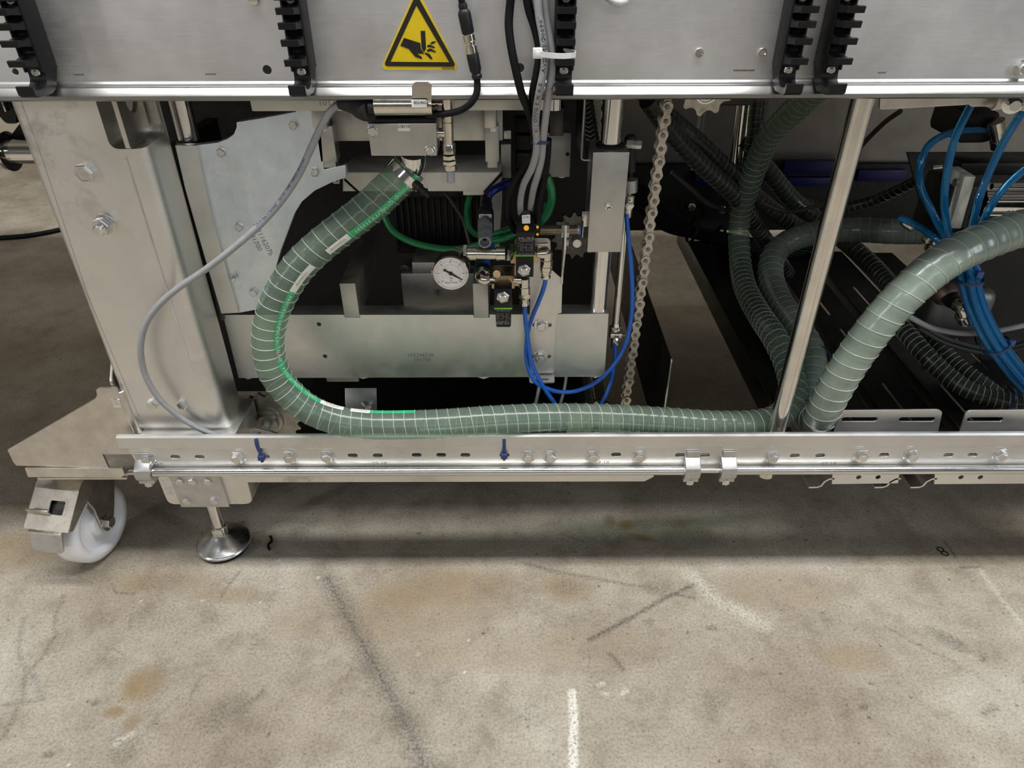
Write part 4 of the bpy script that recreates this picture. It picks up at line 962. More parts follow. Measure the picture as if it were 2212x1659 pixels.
def s_near(u, v, lim=None):
    best = min(range(len(hp1) if lim is None else lim), key=lambda i: (lambda q: (q[0] - u) ** 2 + (q[1] - v) ** 2)(proj(hp1[i])))
    return best
def proj(p):
    e = p - CAMP; w_ = e.dot(_F); return (CU + FPX * e.dot(_R) / w_, CV - FPX * e.dot(_U) / w_)
# printed stripe on the inner side of the bend; angle measured from the side facing the viewer
REF = (0, -.75, .66)
i0, i1 = s_near(880, 372), s_near(765, 914, 260)
ST = []
def stripe(a, b_, mat, ang=-.98, w=.22): obj('printed_stripe', strip(NB(), hp1, R1, ang - w, ang + w, 4, REF, a, b_, .0005), mat, h1)
def idx(u, v): return s_near(u, v, 300)
_sgn = 1
cuts = [(885, 362), (745, 487), (700, 525), (668, 556), (620, 610), (585, 700), (581, 742), (584, 765), (625, 850), (680, 888), (735, 910), (752, 912), (800, 917), (900, 917)]
ix = [idx(*c_) for c_ in cuts]
AS = -1.02
for (a, b_, mt_) in ((0, 1, PRTG), (1, 2, PRTW), (3, 4, PRTW), (4, 6, PRTG), (7, 8, PRTG), (8, 9, PRTG), (9, 10, PRTW), (11, 12, PRTW), (12, 13, PRTG)): stripe(ix[a], ix[b_] + 1, mt_, AS)
for s_, a, b_, mt_ in (('-65°C  FOOD QUALITY', 0, .62, PRTW), ('913030', .62, 1.0, PRTW)):
    c_ = SL[ix[0]] + (SL[ix[1]] - SL[ix[0]]) * (a + b_) / 2; obj('lettering', wrap_text(s_, hp1, R1, c_, AS, .0074, REF, False, 1.15, .0009), mt_, h1)
for s_, ia, ib, mt_ in (('ARMORVIN HNP', 4, 5, PRTW), ('MADE IN ITALY', 5, 6, PRTW), ('-65°C  FOOD QUALITY', 7, 8, PRTW), ('913030', 8, 9, PRTW)):
    obj('lettering', wrap_text(s_, hp1, R1, (SL[ix[ia]] + SL[ix[ib]]) / 2, AS, .0074, REF, False, 1.1, .0009), mt_, h1)
for ia in (1, 3, 9, 11): obj('lettering', wrap_text('Continental', hp1, R1, (SL[ix[ia]] + SL[ix[ia + 1]]) / 2, AS, .0052, REF, False, 1.0, .0009), plastic('orange_ink', (.55, .30, .08), .5), h1)
h2pts = [(2620, 440, 1.06), (2450, 450, 1.02), (2300, 468, .985), (2230, 487, .965), (2150, 512, .940), (2060, 552, .915), (1980, 612, .900), (1905, 690, .896), (1842, 775, .899), (1797, 850, .905), (1770, 903, .920), (1752, 906, .955), (1744, 884, 1.0), (1750, 832, 1.06), (1752, 765, 1.13), (1720, 705, 1.21), (1682, 650, 1.31), (1664, 590, 1.40), (1680, 540, 1.46), (1740, 508, 1.47), (1840, 497, 1.46), (1930, 500, 1.42), (2010, 500, 1.40)]
h2, hp2, wp2 = hose('suction_hose', 'milky green spiral hose rising from the rail to the right frame edge', h2pts, .0262, HOSE2, .0205)
wire(h2, wp2, .00055)
for lab, pts, r in (('dark spiral hose crossing the rear panel, upper of two diagonal hoses', [(1385, 190, 1.42), (1440, 250, 1.44), (1520, 318, 1.46), (1600, 395, 1.5), (1680, 462, 1.52), (1740, 500, 1.55)], .019),
                    ('dark spiral hose crossing the rear panel, lower of two diagonal hoses', [(1400, 215, 1.36), (1450, 285, 1.39), (1520, 360, 1.42), (1590, 425, 1.46), (1640, 500, 1.52), (1700, 590, 1.6)], .018),
                    ('dark hose coming straight down behind the comb pair', [(1645, 180, 1.5), (1636, 250, 1.5), (1626, 330, 1.5), (1590, 460, 1.56)], .018),
                    ('dark hose leading down to the right behind the steel post', [(1600, 300, 1.55), (1660, 370, 1.56), (1720, 440, 1.58), (1800, 500, 1.55), (1880, 570, 1.45), (1940, 640, 1.32), (1990, 720, 1.20)], .020),
                    ('dark slim hose arching to the right under the rear panel', [(1640, 340, 1.6), (1700, 420, 1.62), (1790, 450, 1.62), (1880, 435, 1.6), (1960, 400, 1.55), (2000, 380, 1.52)], .012)):
    t, q, wq = hose('inner_hose', lab, pts, r, HOSE_SHADE, .014, group='dark inner hoses'); wire(t, wq, .0004, ALUD)
for lab, pts in (('ringed dark hose in front of its twin at the lower right', [(1935, 690, 1.22), (1985, 750, 1.15), (2040, 805, 1.10), (2100, 845, 1.06), (2180, 868, 1.03), (2280, 880, 1.0)]), ('ringed dark hose behind its twin at the lower right', [(1985, 680, 1.28), (2020, 735, 1.20), (2060, 785, 1.15), (2120, 830, 1.10), (2200, 885, 1.06), (2300, 900, 1.03)])):
    t, q, wq = hose('ringed_hose', lab, pts, .0165, HOSE_SHADE, .0105, group='ringed hoses at the lower right'); wire(t, wq, .0007)
# hose clamp and elbow under the block
hc = thing('hose_clamp', 'worm drive hose clamp at the upper end of the clear green hose', 'hose clamp', P(875, 385, .92))
T1, N1, B1 = frames(hp1); q = hp1[3]; tx = T1[3]
obj('band', lathe(NB(), q - tx * .0055, tx, [(0, R1 + .0004), (0, R1 + .0016), (.011, R1 + .0016), (.011, R1 + .0004)], 48, caps=False), CHROME, hc)
pS = P(903, 402, .905); bm = NB(); a_ = Vector((.75, -.35, -.56)).normalized(); lathe(bm, pS - a_ * .006, a_, [(0, .0055), (.010, .006), (.0105, .0045), (.016, .0045), (.0165, .006), (.018, .006), (.019, .0045), (.026, .0045)], 10); obj('screw', bm, BLACK, hc)
bm = NB(); 
for k in range(9):
    a = k * .07; p = P(836 + k * 4.2, 353 - k * .2 + k * 1.6, .90); box(bm, p.x - .0005, p.x + .0005, p.y - .0005, p.y + .001, p.z - .004, p.z + .004)
bm.free()
# ================================================================ block with sensor sleeve above the hose
YBk = .885
vb = thing('valve_block', 'aluminium block with two bolts above the green hose', 'block', P(870, 337, YBk))
xa = P(794, 267, YBk).x; xb = P(944, 267, YBk).x
obj('body', sheet(roundpoly(pl([(793, 267), (942, 266), (944, 337), (802, 337)], YBk), .0012), (), .045, .0012, y0=YBk), ALU2, vb)
obj('top_cap', box(NB(), xa + .002, xb - .002, YBk + .002, YBk + .045, P(870, 266, YBk).z, P(870, 256, YBk).z, .002), BLACK, vb)
bolt(vb, 805, 283, YBk, .0064, .005, .0066, rot=.2); bolt(vb, 929, 324, YBk, .0064, .005, .0066, rot=.5)
p = P(872, 275, YBk - .0003); obj('label_plate', sheet(rrect(p.x - .0075, p.x + .0075, p.z - .0045, p.z + .0045, .0012), (), .0004, .0001, y0=YBk - .0004), WHITE, vb); obj('lettering', text('21B110', .0048, at=(p.x, YBk - .0006, p.z + .0008), ext=.0001), INK, vb)
bm = NB(); tube(bm, catmull([P(892, 330, .915), P(892, 345, .918), P(888, 358, .921), P(875, 374, .922)], .003), .0165, 24); obj('elbow_pipe', bm, ROD, vb)
ss = thing('sensor_sleeve', 'shiny folded steel sleeve hooked on the lip and holding a black sensor', 'sensor bracket', P(868, 252, .85))
YS = .838; xa = P(805, 230, YS).x; xb = P(931, 230, YS).x
zc = P(868, 233, YS).z; pr = []
rr = (P(868, 214, YS).z - P(868, 253, YS).z) / 2
for k in range(17):
    t = math.radians(100 + 190 * k / 16); pr.append((YS + .014 + rr * .9 * math.cos(t), zc + rr * math.sin(t)))
pr = [(YS + .022, zc + rr)] + pr + [(YS + .03, zc - rr)]
obj('sleeve', extrude_x(NB(), ribbon(pr, .0025), xa, xb), NICK, ss, ang=40)
tb = pl([(886, 219), (890, 213), (889, 186), (893, 180), (898, 177), (924, 177), (930, 180), (933, 187), (932, 219)], YS)
obj('tab', sheet(roundpoly(tb, .001), (), .0022, .0007, y0=YS + .0), NICK, ss)
obj('sensor_body', cyl(NB(), P(795, 232, YS + .014), P(925, 232, YS + .014), rr * .82, None, 24, .001), BLACK, ss, label='black sensor inside the sleeve')
bm = NB(); tube(bm, catmull([P(735, 222, .872), P(752, 224, .868), P(770, 228, .864), P(785, 237, .858), P(800, 240, .852)], .003), .011, 20, True, lambda i: .0075 + .0005 * min(i, 9)); obj('boot', bm, BLACKM, ss)
p = P(906, 223, YS - .0014); obj('label_plate', sheet(rrect(p.x - .0085, p.x + .0085, p.z - .0035, p.z + .0045, .001), (), .0004, .0001, y0=YS - .0046), WHITE, ss); obj('lettering', text('85S402', .0048, at=(p.x + .0012, YS - .0050, p.z + .0015), ext=.0001), INK, ss)
# ================================================================ grey cable sweeping over the column
def cable(name, lab, cat, pts, r, mat, group=None, parent=None, n=10, step=.005, u=None):
    path = catmull([P(*q) for q in pts], step)
    return obj(name, tube(NB(), path, r, n), mat, parent, lab, cat, group, ang=60), path
gc = thing('sensor_cable', 'light grey cable sweeping from the sensor down across the left column to the rail', 'cable', P(305, 740, .87))
gpts = [(742, 221, .872), (722, 232, .872), (700, 262, .873), (672, 320, .874), (648, 372, .874), (612, 428, .872), (565, 482, .868), (505, 535, .864), (440, 585, .862), (385, 622, .862), (342, 660, .862), (315, 700, .863), (304, 745, .864), (308, 790, .866), (322, 828, .868), (350, 868, .872), (395, 905, .880), (440, 930, .886), (480, 944, .890), (510, 962, .895)]
_, gpath = cable('jacket', None, None, gpts, .0044, GREY, parent=gc, n=14)
def near(path, u, v): return min(range(len(path)), key=lambda i: (lambda q: (q[0] - u) ** 2 + (q[1] - v) ** 2)(proj(path[i])))
gS = np.concatenate([[0], np.cumsum([(b - a).length for a, b in zip(gpath, gpath[1:])])])
for s_, uv in (('16449201 MULTIVAC', (652, 368)), ('Art.-No. 13044', (620, 418)), ('07618 Made in Germany', (580, 468))):
    obj('lettering', wrap_text(s_, gpath, .0044, gS[near(gpath, *uv)], .1, .0052, (0, -.8, .6), True, .8, .0003), INKB, gc)
# M12 lead with connectors
mc = thing('connector_cable', 'black lead with two screw connectors looping from the panel top to the sensor', 'cable', P(1030, 170, .85))
cable('jacket', None, None, [(994, -30, .845), (998, 8, .845), (1000, 14, .845)], .0036, RUB, parent=mc)
_, q_ = cable('jacket', None, None, [(1029, 160, .845), (1031, 178, .845), (1030, 200, .842), (1020, 220, .840), (1000, 236, .842), (975, 244, .847), (945, 247, .852), (920, 246, .853)], .0038, RUB, parent=mc, n=14)
ca_, cb__ = P(996, -6, .845), P(1031, 170, .845); ad = (cb__ - ca_).normalized(); L_ = (cb__ - ca_).length
def seg(a, b_): return L_ * (b_ - a) / 176.0
def at_(v): return ca_ + ad * L_ * (v + 6) / 176.0
for nm, v0, v1, pr, mt_ in (('connector_body', 6, 70, [(0, .0042), (.06, .0048), (.20, .0046), (.25, .0062), (.35, .0070), (.95, .0068), (1, .0060)], BLACK), ('knurled_nut', 70, 92, [(0, .0058), (.08, .0068), (.7, .0068), (.8, .0056), (1, .0056)], NICK), ('knurled_nut', 92, 114, [(0, .0050), (.15, .0050), (.2, .0066), (.92, .0066), (1, .0058)], NICK), ('connector_body', 112, 170, [(0, .0062), (.05, .0068), (.65, .0066), (.8, .0048), (.85, .0058), (.98, .0056), (1, .0048)], BLACK)):
    a, b_ = at_(v0), at_(v1); l = (b_ - a).length; obj(nm, lathe(NB(), a, b_ - a, [(k * l, r) for k, r in pr], 20), mt_, mc)
# ================================================================ nickel fitting column right of the block
ff = thing('fitting_column', 'vertical stack of nickel plated fittings right of the aluminium block', 'pipe fitting', P(973, 395, .905))
YF = .905
def fv(u, v): return P(u, v, YF)
def stack(parent, name, pts, mat, n=24, Y=None):
    """turned piece: list of (u, v, radius px) down an axis at depth YF"""
    Y = Y or YF; a, b_ = P(pts[0][0], pts[0][1], Y), P(pts[-1][0], pts[-1][1], Y); L = (b_ - a).length; v0, v1 = pts[0][1], pts[-1][1]
    u0, u1 = pts[0][0], pts[-1][0]; tot = math.hypot(u1 - u0, v1 - v0); pr = []
    dep = (a - CAMP).dot(_F)
    for u, v, r in pts: pr.append((L * math.hypot(u - u0, v - v0) / tot, r * dep / FPX))
    return obj(name, lathe(NB(), a, b_ - a, pr, n), mat, parent, ang=30)
stack(ff, 'elbow', [(965, 205, 12), (966, 235, 12), (966, 240, 11)], NICK)
stack(ff, 'stub', [(930, 222, 8), (940, 222, 8), (940, 222, 6), (962, 222, 7)], NICK)
stack(ff, 'coupling', [(966, 239, 10), (967, 240, 13), (967, 262, 13), (967, 264, 11)], NICK)
stack(ff, 'tee', [(967, 264, 12.5), (968, 310, 12.5)], NICK); stack(ff, 'tee_stub', [(941, 287, 13), (949, 287, 13), (949, 287, 10), (964, 287, 11)], NICK)
stack(ff, 'collar', [(969, 309, 13), (969, 312, 14.5), (970, 330, 14.5), (970, 332, 12)], NICK)
stack(ff, 'hex_nut', [(970, 334, 10), (970, 335, 14.5), (971, 343, 14.5), (971, 344, 12)], NICK, 6); stack(ff, 'hex_nut', [(971, 346, 13), (971, 347, 15.5), (972, 353, 15.5), (972, 355, 13)], NICK, 6)
stack(ff, 'knurled_cap', [(972, 354, 13), (972, 356, 14.5), (973, 366, 14.5), (973, 368, 13)], NICK, 36)
stack(ff, 'plug', [(973, 368, 9), (974, 393, 9), (974, 394, 8)], plastic('grey_plug', (.36, .37, .42), .4))
# ================================================================ grey cable bundle with ties, black cables
b1 = thing('grey_cable', 'left one of two light grey printed cables hanging through the white tie', 'cable', P(1160, 210, .84), 'grey printed cables')
g1 = [(1160, -30, .835), (1164, 30, .833), (1172, 75, .830), (1177, 115, .826), (1175, 150, .826), (1167, 190, .826), (1160, 230, .835), (1157, 265, .85), (1159, 300, .862), (1158, 330, .87), (1148, 365, .88), (1131, 400, .905), (1124, 440, .932), (1127, 485, .958)]
_, gp1 = cable('jacket', None, None, g1, .0044, GREY, parent=b1, n=14)
b2 = thing('grey_cable', 'right one of two light grey printed cables hanging through the white tie', 'cable', P(1180, 210, .84), 'grey printed cables')
g2 = [(1174, -30, .838), (1179, 30, .838), (1186, 75, .836), (1192, 120, .832), (1191, 160, .832), (1185, 200, .832), (1180, 240, .842), (1176, 275, .855), (1173, 305, .866), (1170, 340, .875), (1162, 375, .885), (1152, 410, .91), (1147, 440, .935), (1142, 480, .958)]
cable('jacket', None, None, g2, .0044, GREY, parent=b2, n=14)
gS1 = np.concatenate([[0], np.cumsum([(b - a).length for a, b in zip(gp1, gp1[1:])])])
for s_, uv in (('70090°', (1166, 65)), ('AVDMEO', (1175, 120)), ('E X 0,5', (1166, 200)), ('011 CUVG', (1158, 255))):
    obj('lettering', wrap_text(s_, gp1, .0044, gS1[near(gp1, *uv)], .0, .0058, (0, -.8, .6), True, 1.5, .0003), INK, b1)
cable('black_cable', 'black cable bowing left of the grey cables in front of the lip', 'cable', [(1106, -30, .84), (1101, 20, .84), (1099, 55, .838), (1104, 100, .835), (1114, 150, .832), (1126, 200, .834), (1140, 235, .85), (1152, 275, .87), (1156, 320, .89)], .0046, RUB, n=14)
cable('black_cable', 'black cable running close behind the left grey cable', 'cable', [(1135, -30, .846), (1143, 20, .845), (1156, 60, .844), (1166, 110, .840), (1160, 160, .838), (1152, 200, .842), (1154, 250, .86), (1164, 300, .88), (1172, 340, .90), (1170, 400, .93), (1165, 460, .95)], .0050, RUB, n=14)
cable('black_cable', 'black cable curving left below the blue ring tie', 'cable', [(1176, 290, .90), (1160, 325, .905), (1135, 360, .91), (1110, 395, .92), (1097, 430, .93), (1098, 470, .94), (1115, 500, .95)], .0050, RUB, n=12)
cable('black_cable', 'black cable hanging below the blue ring tie on the right', 'cable', [(1183, 300, .90), (1181, 340, .905), (1176, 380, .92), (1166, 430, .93), (1160, 480, .94)], .0052, RUB, n=12)
wt = thing('white_cable_tie', 'white nylon cable tie round the grey cables and the clip comb', 'cable tie', P(1195, 115, .82))
c_ = P(1198, 114, .8195); obj('strap', band(NB(), [Vector((c_.x + .0222 * math.cos(t), c_.y + .0180 * math.sin(t), c_.z - .0012 * math.cos(t))) for t in np.linspace(0, 2 * math.pi, 48)], .0012, .0052, (0, 0, 1)), TIEW, wt)
p = P(1161, 114, .812); obj('head', box(NB(), p.x - .0050, p.x + .0050, p.y - .006, p.y + .002, p.z - .0050, p.z + .0050, .001), TIEW, wt); obj('slot', box(NB(), p.x - .0022, p.x + .0022, p.y - .0064, p.y - .0055, p.z - .0028, p.z + .0028, .0003), WHITE, wt)
bt = P(1167, 308, .868); obj('blue_ring_tie', band(NB(), [bt + Vector((.0102 * math.cos(t), .009 * math.sin(t), .0035 * math.cos(t * .5) * 0 - .002 * math.sin(t))) for t in np.linspace(0, 2 * math.pi, 30)], .0010, .0034, (0, 0, 1)), TIEB, None, 'thin blue ring tie gathering the grey cables below the lip', 'cable tie')
gl = cable('grey_loop', 'pale grey cable loop peeping in at the top edge of the panel', 'cable', [(1300, -25, .84), (1315, -4, .838), (1335, 6, .836), (1350, 4, .836), (1356, -10, .838), (1352, -30, .84)], .0042, plastic('pale_cable', (.62, .63, .65), .35), n=14)
# blue ties on the rail
def rail_tie(lab, us, w_, head):
    t = thing('blue_cable_tie', lab, 'cable tie', P(us[0][0], 985, YR - .003), 'blue cable ties on the rail')
    obj('strap', band(NB(), catmull([P(*q) for q in us], .003), w_, .0013, (0, -1, 0)), TIEB, t)
    p = P(head[0], head[1], YR - .003); obj('head', box(NB(), p.x - .0052, p.x + .0052, p.y - .004, p.y + .003, p.z - .0045, p.z + .0045, .001), TIEB, t)
    p2 = Vector((0, 0, -.0055)) + p; obj('tail', box(NB(), p2.x - .0022, p2.x + .0022, p2.y - .003, p2.y + .001, p2.z - .003, p2.z + .001, .0006), TIEB, t)
rail_tie('slanting blue cable tie hooked over the rail left of centre', [(560, 935, .885), (553, 941, .872), (553, 950, .8655), (556, 965, .865), (563, 980, .8645)], .0055, (565, 988))
rail_tie('straight blue cable tie on the rail under the clear green hose', [(1088, 930, .89), (1089, 941, .872), (1089, 952, .8655), (1089, 970, .865), (1089, 980, .865)], .0052, (1089, 984))
# ================================================================ valve bracket on the cross beam
YV = .974
vbk = thing('valve_bracket', 'stainless valve bracket bolted with two slots to the cross beam', 'bracket', P(1170, 806, YV))
bp_ = [(1062, 582), (1066, 575), (1112, 575), (1112, 520), (1117, 515), (1184, 515), (1189, 520), (1191, 582), (1210, 599), (1215, 600), (1213, 676), (1204, 678), (1200, 704), (1196, 806), (1142, 806), (1144, 690), (1146, 625), (1120, 618), (1062, 618)]
def sl_uv(u, v, w_, h_, Y): p = P(u, v, Y); return slot(p.x, p.z, w_, h_)
obj('plate', sheet(roundpoly(pl(bp_, YV), .0015, 2), [sl_uv(1171, 702, .030, .0075, YV), sl_uv(1170, 770, .030, .0075, YV)], .003, .0004, y0=YV), STEELV, vbk)
zf_ = P(1170, 807, YV).z; xa = P(1143, 806, YV).x; xb = P(1197, 806, YV).x
M = Matrix.Translation((0, 0, zf_ - .003)); fl_ = sheet(rrect(xa, xb, YV - .022, YV + .002, .004), [slot((xa + xb) / 2, YV - .014, .024, .006)], .003, .0004, M=M); obj('lower_flange', fl_, STEELV, vbk)
p = P(1214, 600, YV); p2 = P(1221, 478, .955); obj('sensor_flag', sheet(roundpoly([(YV - .004, p.z - .01), (YV + .002, p.z - .01), (YV + .002, p2.z - .01), (.965, p2.z), (.940, p2.z), (.940, p.z + .06), (YV - .004, p.z + .005)], .003), (), .003, .0004, M=Matrix(((0, 0, 1, p.x), (1, 0, 0, 0), (0, 1, 0, 0), (0, 0, 0, 1)))), STEELV, vbk)
for u, v in ((1169, 703), (1168, 770)): bolt(vbk, u, v, YV, .0078, .006, .0115, rot=random.random())
obj('pressed_rib', cyl(NB(), P(1162, 529, YV + .001), P(1183, 528, YV + .001), .0045, None, 16), STEELV, vbk)
obj('lock_pin', cyl(NB(), P(1222, 524, .962), P(1228, 524, .962), .005, None, 12), plastic('pale_pin', (.7, .7, .66), .4), vbk)
def hexnut(parent, u, v, Y, r, mat=BOLT):
    p = P(u, v, Y); bm = NB(); lathe(bm, p, (0, -1, 0), [(0, r * .98), (.0038, r), (.0050, r * .86)], 6, ph=.3); obj('hex_nut', bm, mat, parent)
    obj('core_end', lathe(NB(), p + Vector((0, -.0046, 0)), (0, -1, 0), [(0, r * .66), (.0028, r * .62), (.0040, r * .48), (.0040, r * .20), (.0012, r * .19)], 24), mat, parent)
def valve(lab, cu, ct, cbm, coil_u, up):
    Yc = .914; t = thing('solenoid_valve', lab, 'valve', P(cu, cbm, Yc), 'solenoid valves with black coils')
    xa, xb = P(coil_u[0], ct, Yc).x, P(coil_u[1], ct, Yc).x; z1_ = P(cu, ct, Yc).z; z0_ = P(cu, cbm, Yc).z
    obj('coil', box(NB(), xa, xb, Yc, Yc + .034, z0_, z1_, .0012), BLACK, t)
    return t, xa, xb, z0_, z1_, Yc
def print_face(t, xm, y, zm, s, flip):
    r = math.pi if flip else 0.0
    def put(st, size, dx, dz, sx=1.0):
        k = -1 if flip else 1
        obj('lettering', text(st, size, at=(xm + k * dx, y, zm + k * dz), ext=.00008, rot=r, sx=sx), PRTS, t)
    put('MURR', .0062 * s, .0012, .0096 * s, 1.35); put('ELEKTRONIK', .0026 * s, .001, .0062 * s, 1.25); put('24V AC/DC-4A', .0030 * s, 0, -.0132 * s, 1.1)
    put('L1', .0024 * s, -.0094, .0030 * s); put('N', .0024 * s, -.0094, -.0010 * s); put('SI-Y', .0022 * s, .0040, -.004 * s)
    bm = NB(); k = -1 if flip else 1
    for (dx, dz, w_, h_) in ((-.0066, -.003, .0004, .011), (-.0040, -.003, .0004, .013), (.0092, -.003, .0004, .013), (.0005, -.003, .0004, .009), (.0072, -.003, .0004, .009), (.0038, .0015, .0068, .0004), (.0038, -.0075, .0068, .0004), (-.0018, -.003, .004, .0004), (.0082, -.003, .002, .0004)):
        cx, cz = xm + k * dx, zm + k * dz * s; box(bm, cx - w_ / 2, cx + w_ / 2, y - .0001, y, cz - h_ * s / 2, cz + h_ * s / 2)
    o = obj('circuit_print', bm, PRTS, t, kind='stuff', smooth=False)
PRTS = plastic('pale_print', (.30, .30, .29), .6)
v1, xa, xb, z0_, z1_, Yc = valve('upper solenoid valve with amber lamp and upright printed plug', 1133, 553, 599, (1114.5, 1153), True)
hexnut(v1, 1132, 582, Yc, .0098)
obj('gasket', box(NB(), xa - .0004, xb + .0004, Yc - .002, Yc + .03, z1_, z1_ + .0026, .0008), LIME, v1)
zp = P(1136, 502, Yc - .004).z; xpa = P(1115.5, 525, Yc - .004).x; xpb = P(1155.5, 525, Yc - .004).x
pr = [(Yc - .004, z1_ + .0026), (Yc - .004, zp), (Yc + .002, zp + .006), (Yc + .022, zp + .012), (Yc + .030, zp + .012), (Yc + .030, z1_ + .0026)]
bm = NB(); extrude_x(bm, pr, xpa, xpb); bmesh.ops.bevel(bm, geom=bm.edges[:], offset=.0008, segments=2, affect='EDGES'); obj('plug', bm, BLACK, v1, ang=30)
print_face(v1, (xpa + xpb) / 2, Yc - .0042, (zp + z1_) / 2 - .0006, .98, False)
p = P(1137, 494, Yc - .002); obj('amber_lamp', lathe(NB(), p + Vector((0, .006, -.003)), (0, -.8, .6), [(0, .0036), (.0062, .0036), (.0074, .0024)], 16), AMBER, v1, label='glowing amber lamp')
obj('cable_gland', cyl(NB(), P(1136, 490, Yc + .02), P(1137, 455, Yc + .03), .0088, None, 20, .001), BLACKM, v1)
MM = frame(P(1136.5, 474, Yc + .008), (1, 0, .03), (0, .5, 1)); obj('label_plate', sheet(roundpoly([(-.0056, -.0055), (.0056, -.0055), (.0056, .0062), (.002, .0062), (-.0056, .0058)], .0006), (), .0008, .0002, M=MM), WHITE, v1)
obj('lettering', text('2 16', .0040, M=MM @ Matrix.Translation((0, .0030, .0006)), ext=.0001), INK, v1)
obj('body', box(NB(), P(1103, 545, .95).x, P(1162, 545, .95).x, .936, .968, P(1130, 561, .95).z, P(1130, 536, .95).z, .001), BRASS, v1)
v2, xa, xb, z0_, z1_, Yc = valve('lower solenoid valve with printed plug hanging upside down', 1086, 624, 665, (1067, 1106), False)
hexnut(v2, 1086, 640, Yc, .0098)
obj('gasket', box(NB(), xa - .0002, xb + .0002, Yc - .001, Yc + .03, z0_ - .0024, z0_, .0008), LIME, v2)
zp = P(1088, 707, Yc).z; xpa = P(1070, 690, Yc).x; xpb = P(1105, 690, Yc).x
obj('plug', sheet(roundpoly([(xpa, z0_ - .0024), (xpa + .001, zp + .002), (xpa + .002, zp), (xpb - .002, zp), (xpb - .001, zp + .002), (xpb, z0_ - .0024)], .0012), (), .028, .001, y0=Yc), BLACK, v2)
print_face(v2, (xpa + xpb) / 2, Yc - .0002, (zp + z0_) / 2 - .0004, .90, True)
obj('body', box(NB(), P(1062, 608, .94).x, P(1112, 608, .94).x, .934, .968, P(1088, 620, .94).z, P(1088, 592, .94).z, .0012), BRASS, v2)
obj('valve_cap', cyl(NB(), P(1073, 592, .93), P(1073, 588, .96), .0055, None, 16), BRASS, v2)
# push-in fittings
def fitting(lab, pieces, name='push_in_fitting'):
    t = thing(name, lab, 'pipe fitting', P(*pieces[0][1][0])); 
    for nm, (a, b_), pr, n, mt_ in pieces:
        A, B = P(*a), P(*b_); l = (B - A).length; obj(nm, lathe(NB(), A, B - A, [(k * l, r) for k, r in pr], n), mt_, t)
    return t
YN = .938
ST_ = [(0, .0062), (1, .0062)]
fitting('nickel elbow fitting right of the upper valve feeding a blue tube', [
    ('stub', ((1160, 548, YN), (1172, 547, YN)), [(0, .0060), (.3, .0060), (.35, .0078), (1, .0078)], 20, NICK), ('elbow', ((1170, 547, YN), (1186, 546, YN)), [(0, .0088), (.7, .0090), (.95, .007), (1, .004)], 20, NICK),
    ('body', ((1181, 540, YN), (1180, 573, YN)), [(0, .0045), (.12, .0085), (.6, .0082), (.62, .0092), (1, .0088)], 24, NICK), ('hex_nut', ((1180, 573, YN), (1179, 588, YN)), [(0, .0080), (.1, .0090), (.6, .0090), (.7, .0080), (1, .0078)], 24, NICK), ('release_collar', ((1179, 588, YN), (1179, 600, YN)), [(0, .0072), (.7, .0060), (.72, .0072), (1, .0070)], 20, NICK)])
fitting('nickel elbow fitting right of the lower valve feeding a blue tube', [
    ('stub', ((1110, 604, .93), (1126, 604, .93)), [(0, .0058), (.3, .0058), (.35, .0070), (1, .0070)], 20, NICK), ('body', ((1133, 597, .93), (1133, 632, .93)), [(0, .0050), (.1, .0080), (.6, .0078), (.62, .0088), (1, .0086)], 24, NICK),
    ('hex_nut', ((1133, 632, .93), (1133, 644, .93)), [(0, .0078), (.1, .0092), (.8, .0092), (1, .0078)], 6, NICK), ('release_collar', ((1133, 644, .93), (1133, 658, .93)), [(0, .0070), (.7, .0060), (.72, .0072), (1, .0070)], 20, NICK)])
t = fitting('nickel elbow fitting left of the lower valve below a short blue tube', [
    ('stub', ((1064, 604, .935), (1050, 603, .93)), [(0, .0072), (1, .0072)], 20, NICK), ('collar', ((1043, 590, .945), (1043, 598, .935)), [(0, .0110), (1, .0112)], 24, NICK), ('release_ring', ((1044, 576, .955), (1043, 592, .944)), [(0, .0098), (.9, .0104), (1, .0104)], 24, BLACK)])
bm = NB(); tube(bm, catmull([P(1054, 603, .93), P(1045, 604, .928), P(1040, 600, .930), P(1042, 592, .938)], .002), .0085, 20); obj('elbow', bm, NICK, t)
t = fitting('row of nickel tee fittings between the gauge and the upper valve', [
    ('hex_nut', ((1001, 546, .926), (1009, 546, .926)), [(0, .0098), (.08, .0106), (.9, .0106), (1, .0098)], 6, NICK), ('coupling', ((1009, 547, .926), (1029, 547, .926)), [(0, .0090), (.05, .0100), (.95, .0100), (1, .0090)], 28, NICK),
    ('tee', ((1028, 547, .926), (1072, 548, .926)), [(0, .0086), (1, .0086)], 28, NICK), ('coupling', ((1071, 548, .926), (1092, 548, .926)), [(0, .0092), (.05, .0102), (.95, .0102), (1, .0092)], 28, NICK), ('hex_nut', ((1093, 549, .928), (1106, 549, .930)), [(0, .0080), (.1, .0092), (.8, .0092), (1, .0080)], 6, NICK), ('gauge_stub', ((986, 543, .935), (1002, 546, .928)), [(0, .0060), (1, .0062)], 20, NICK)], 'tee_fitting')
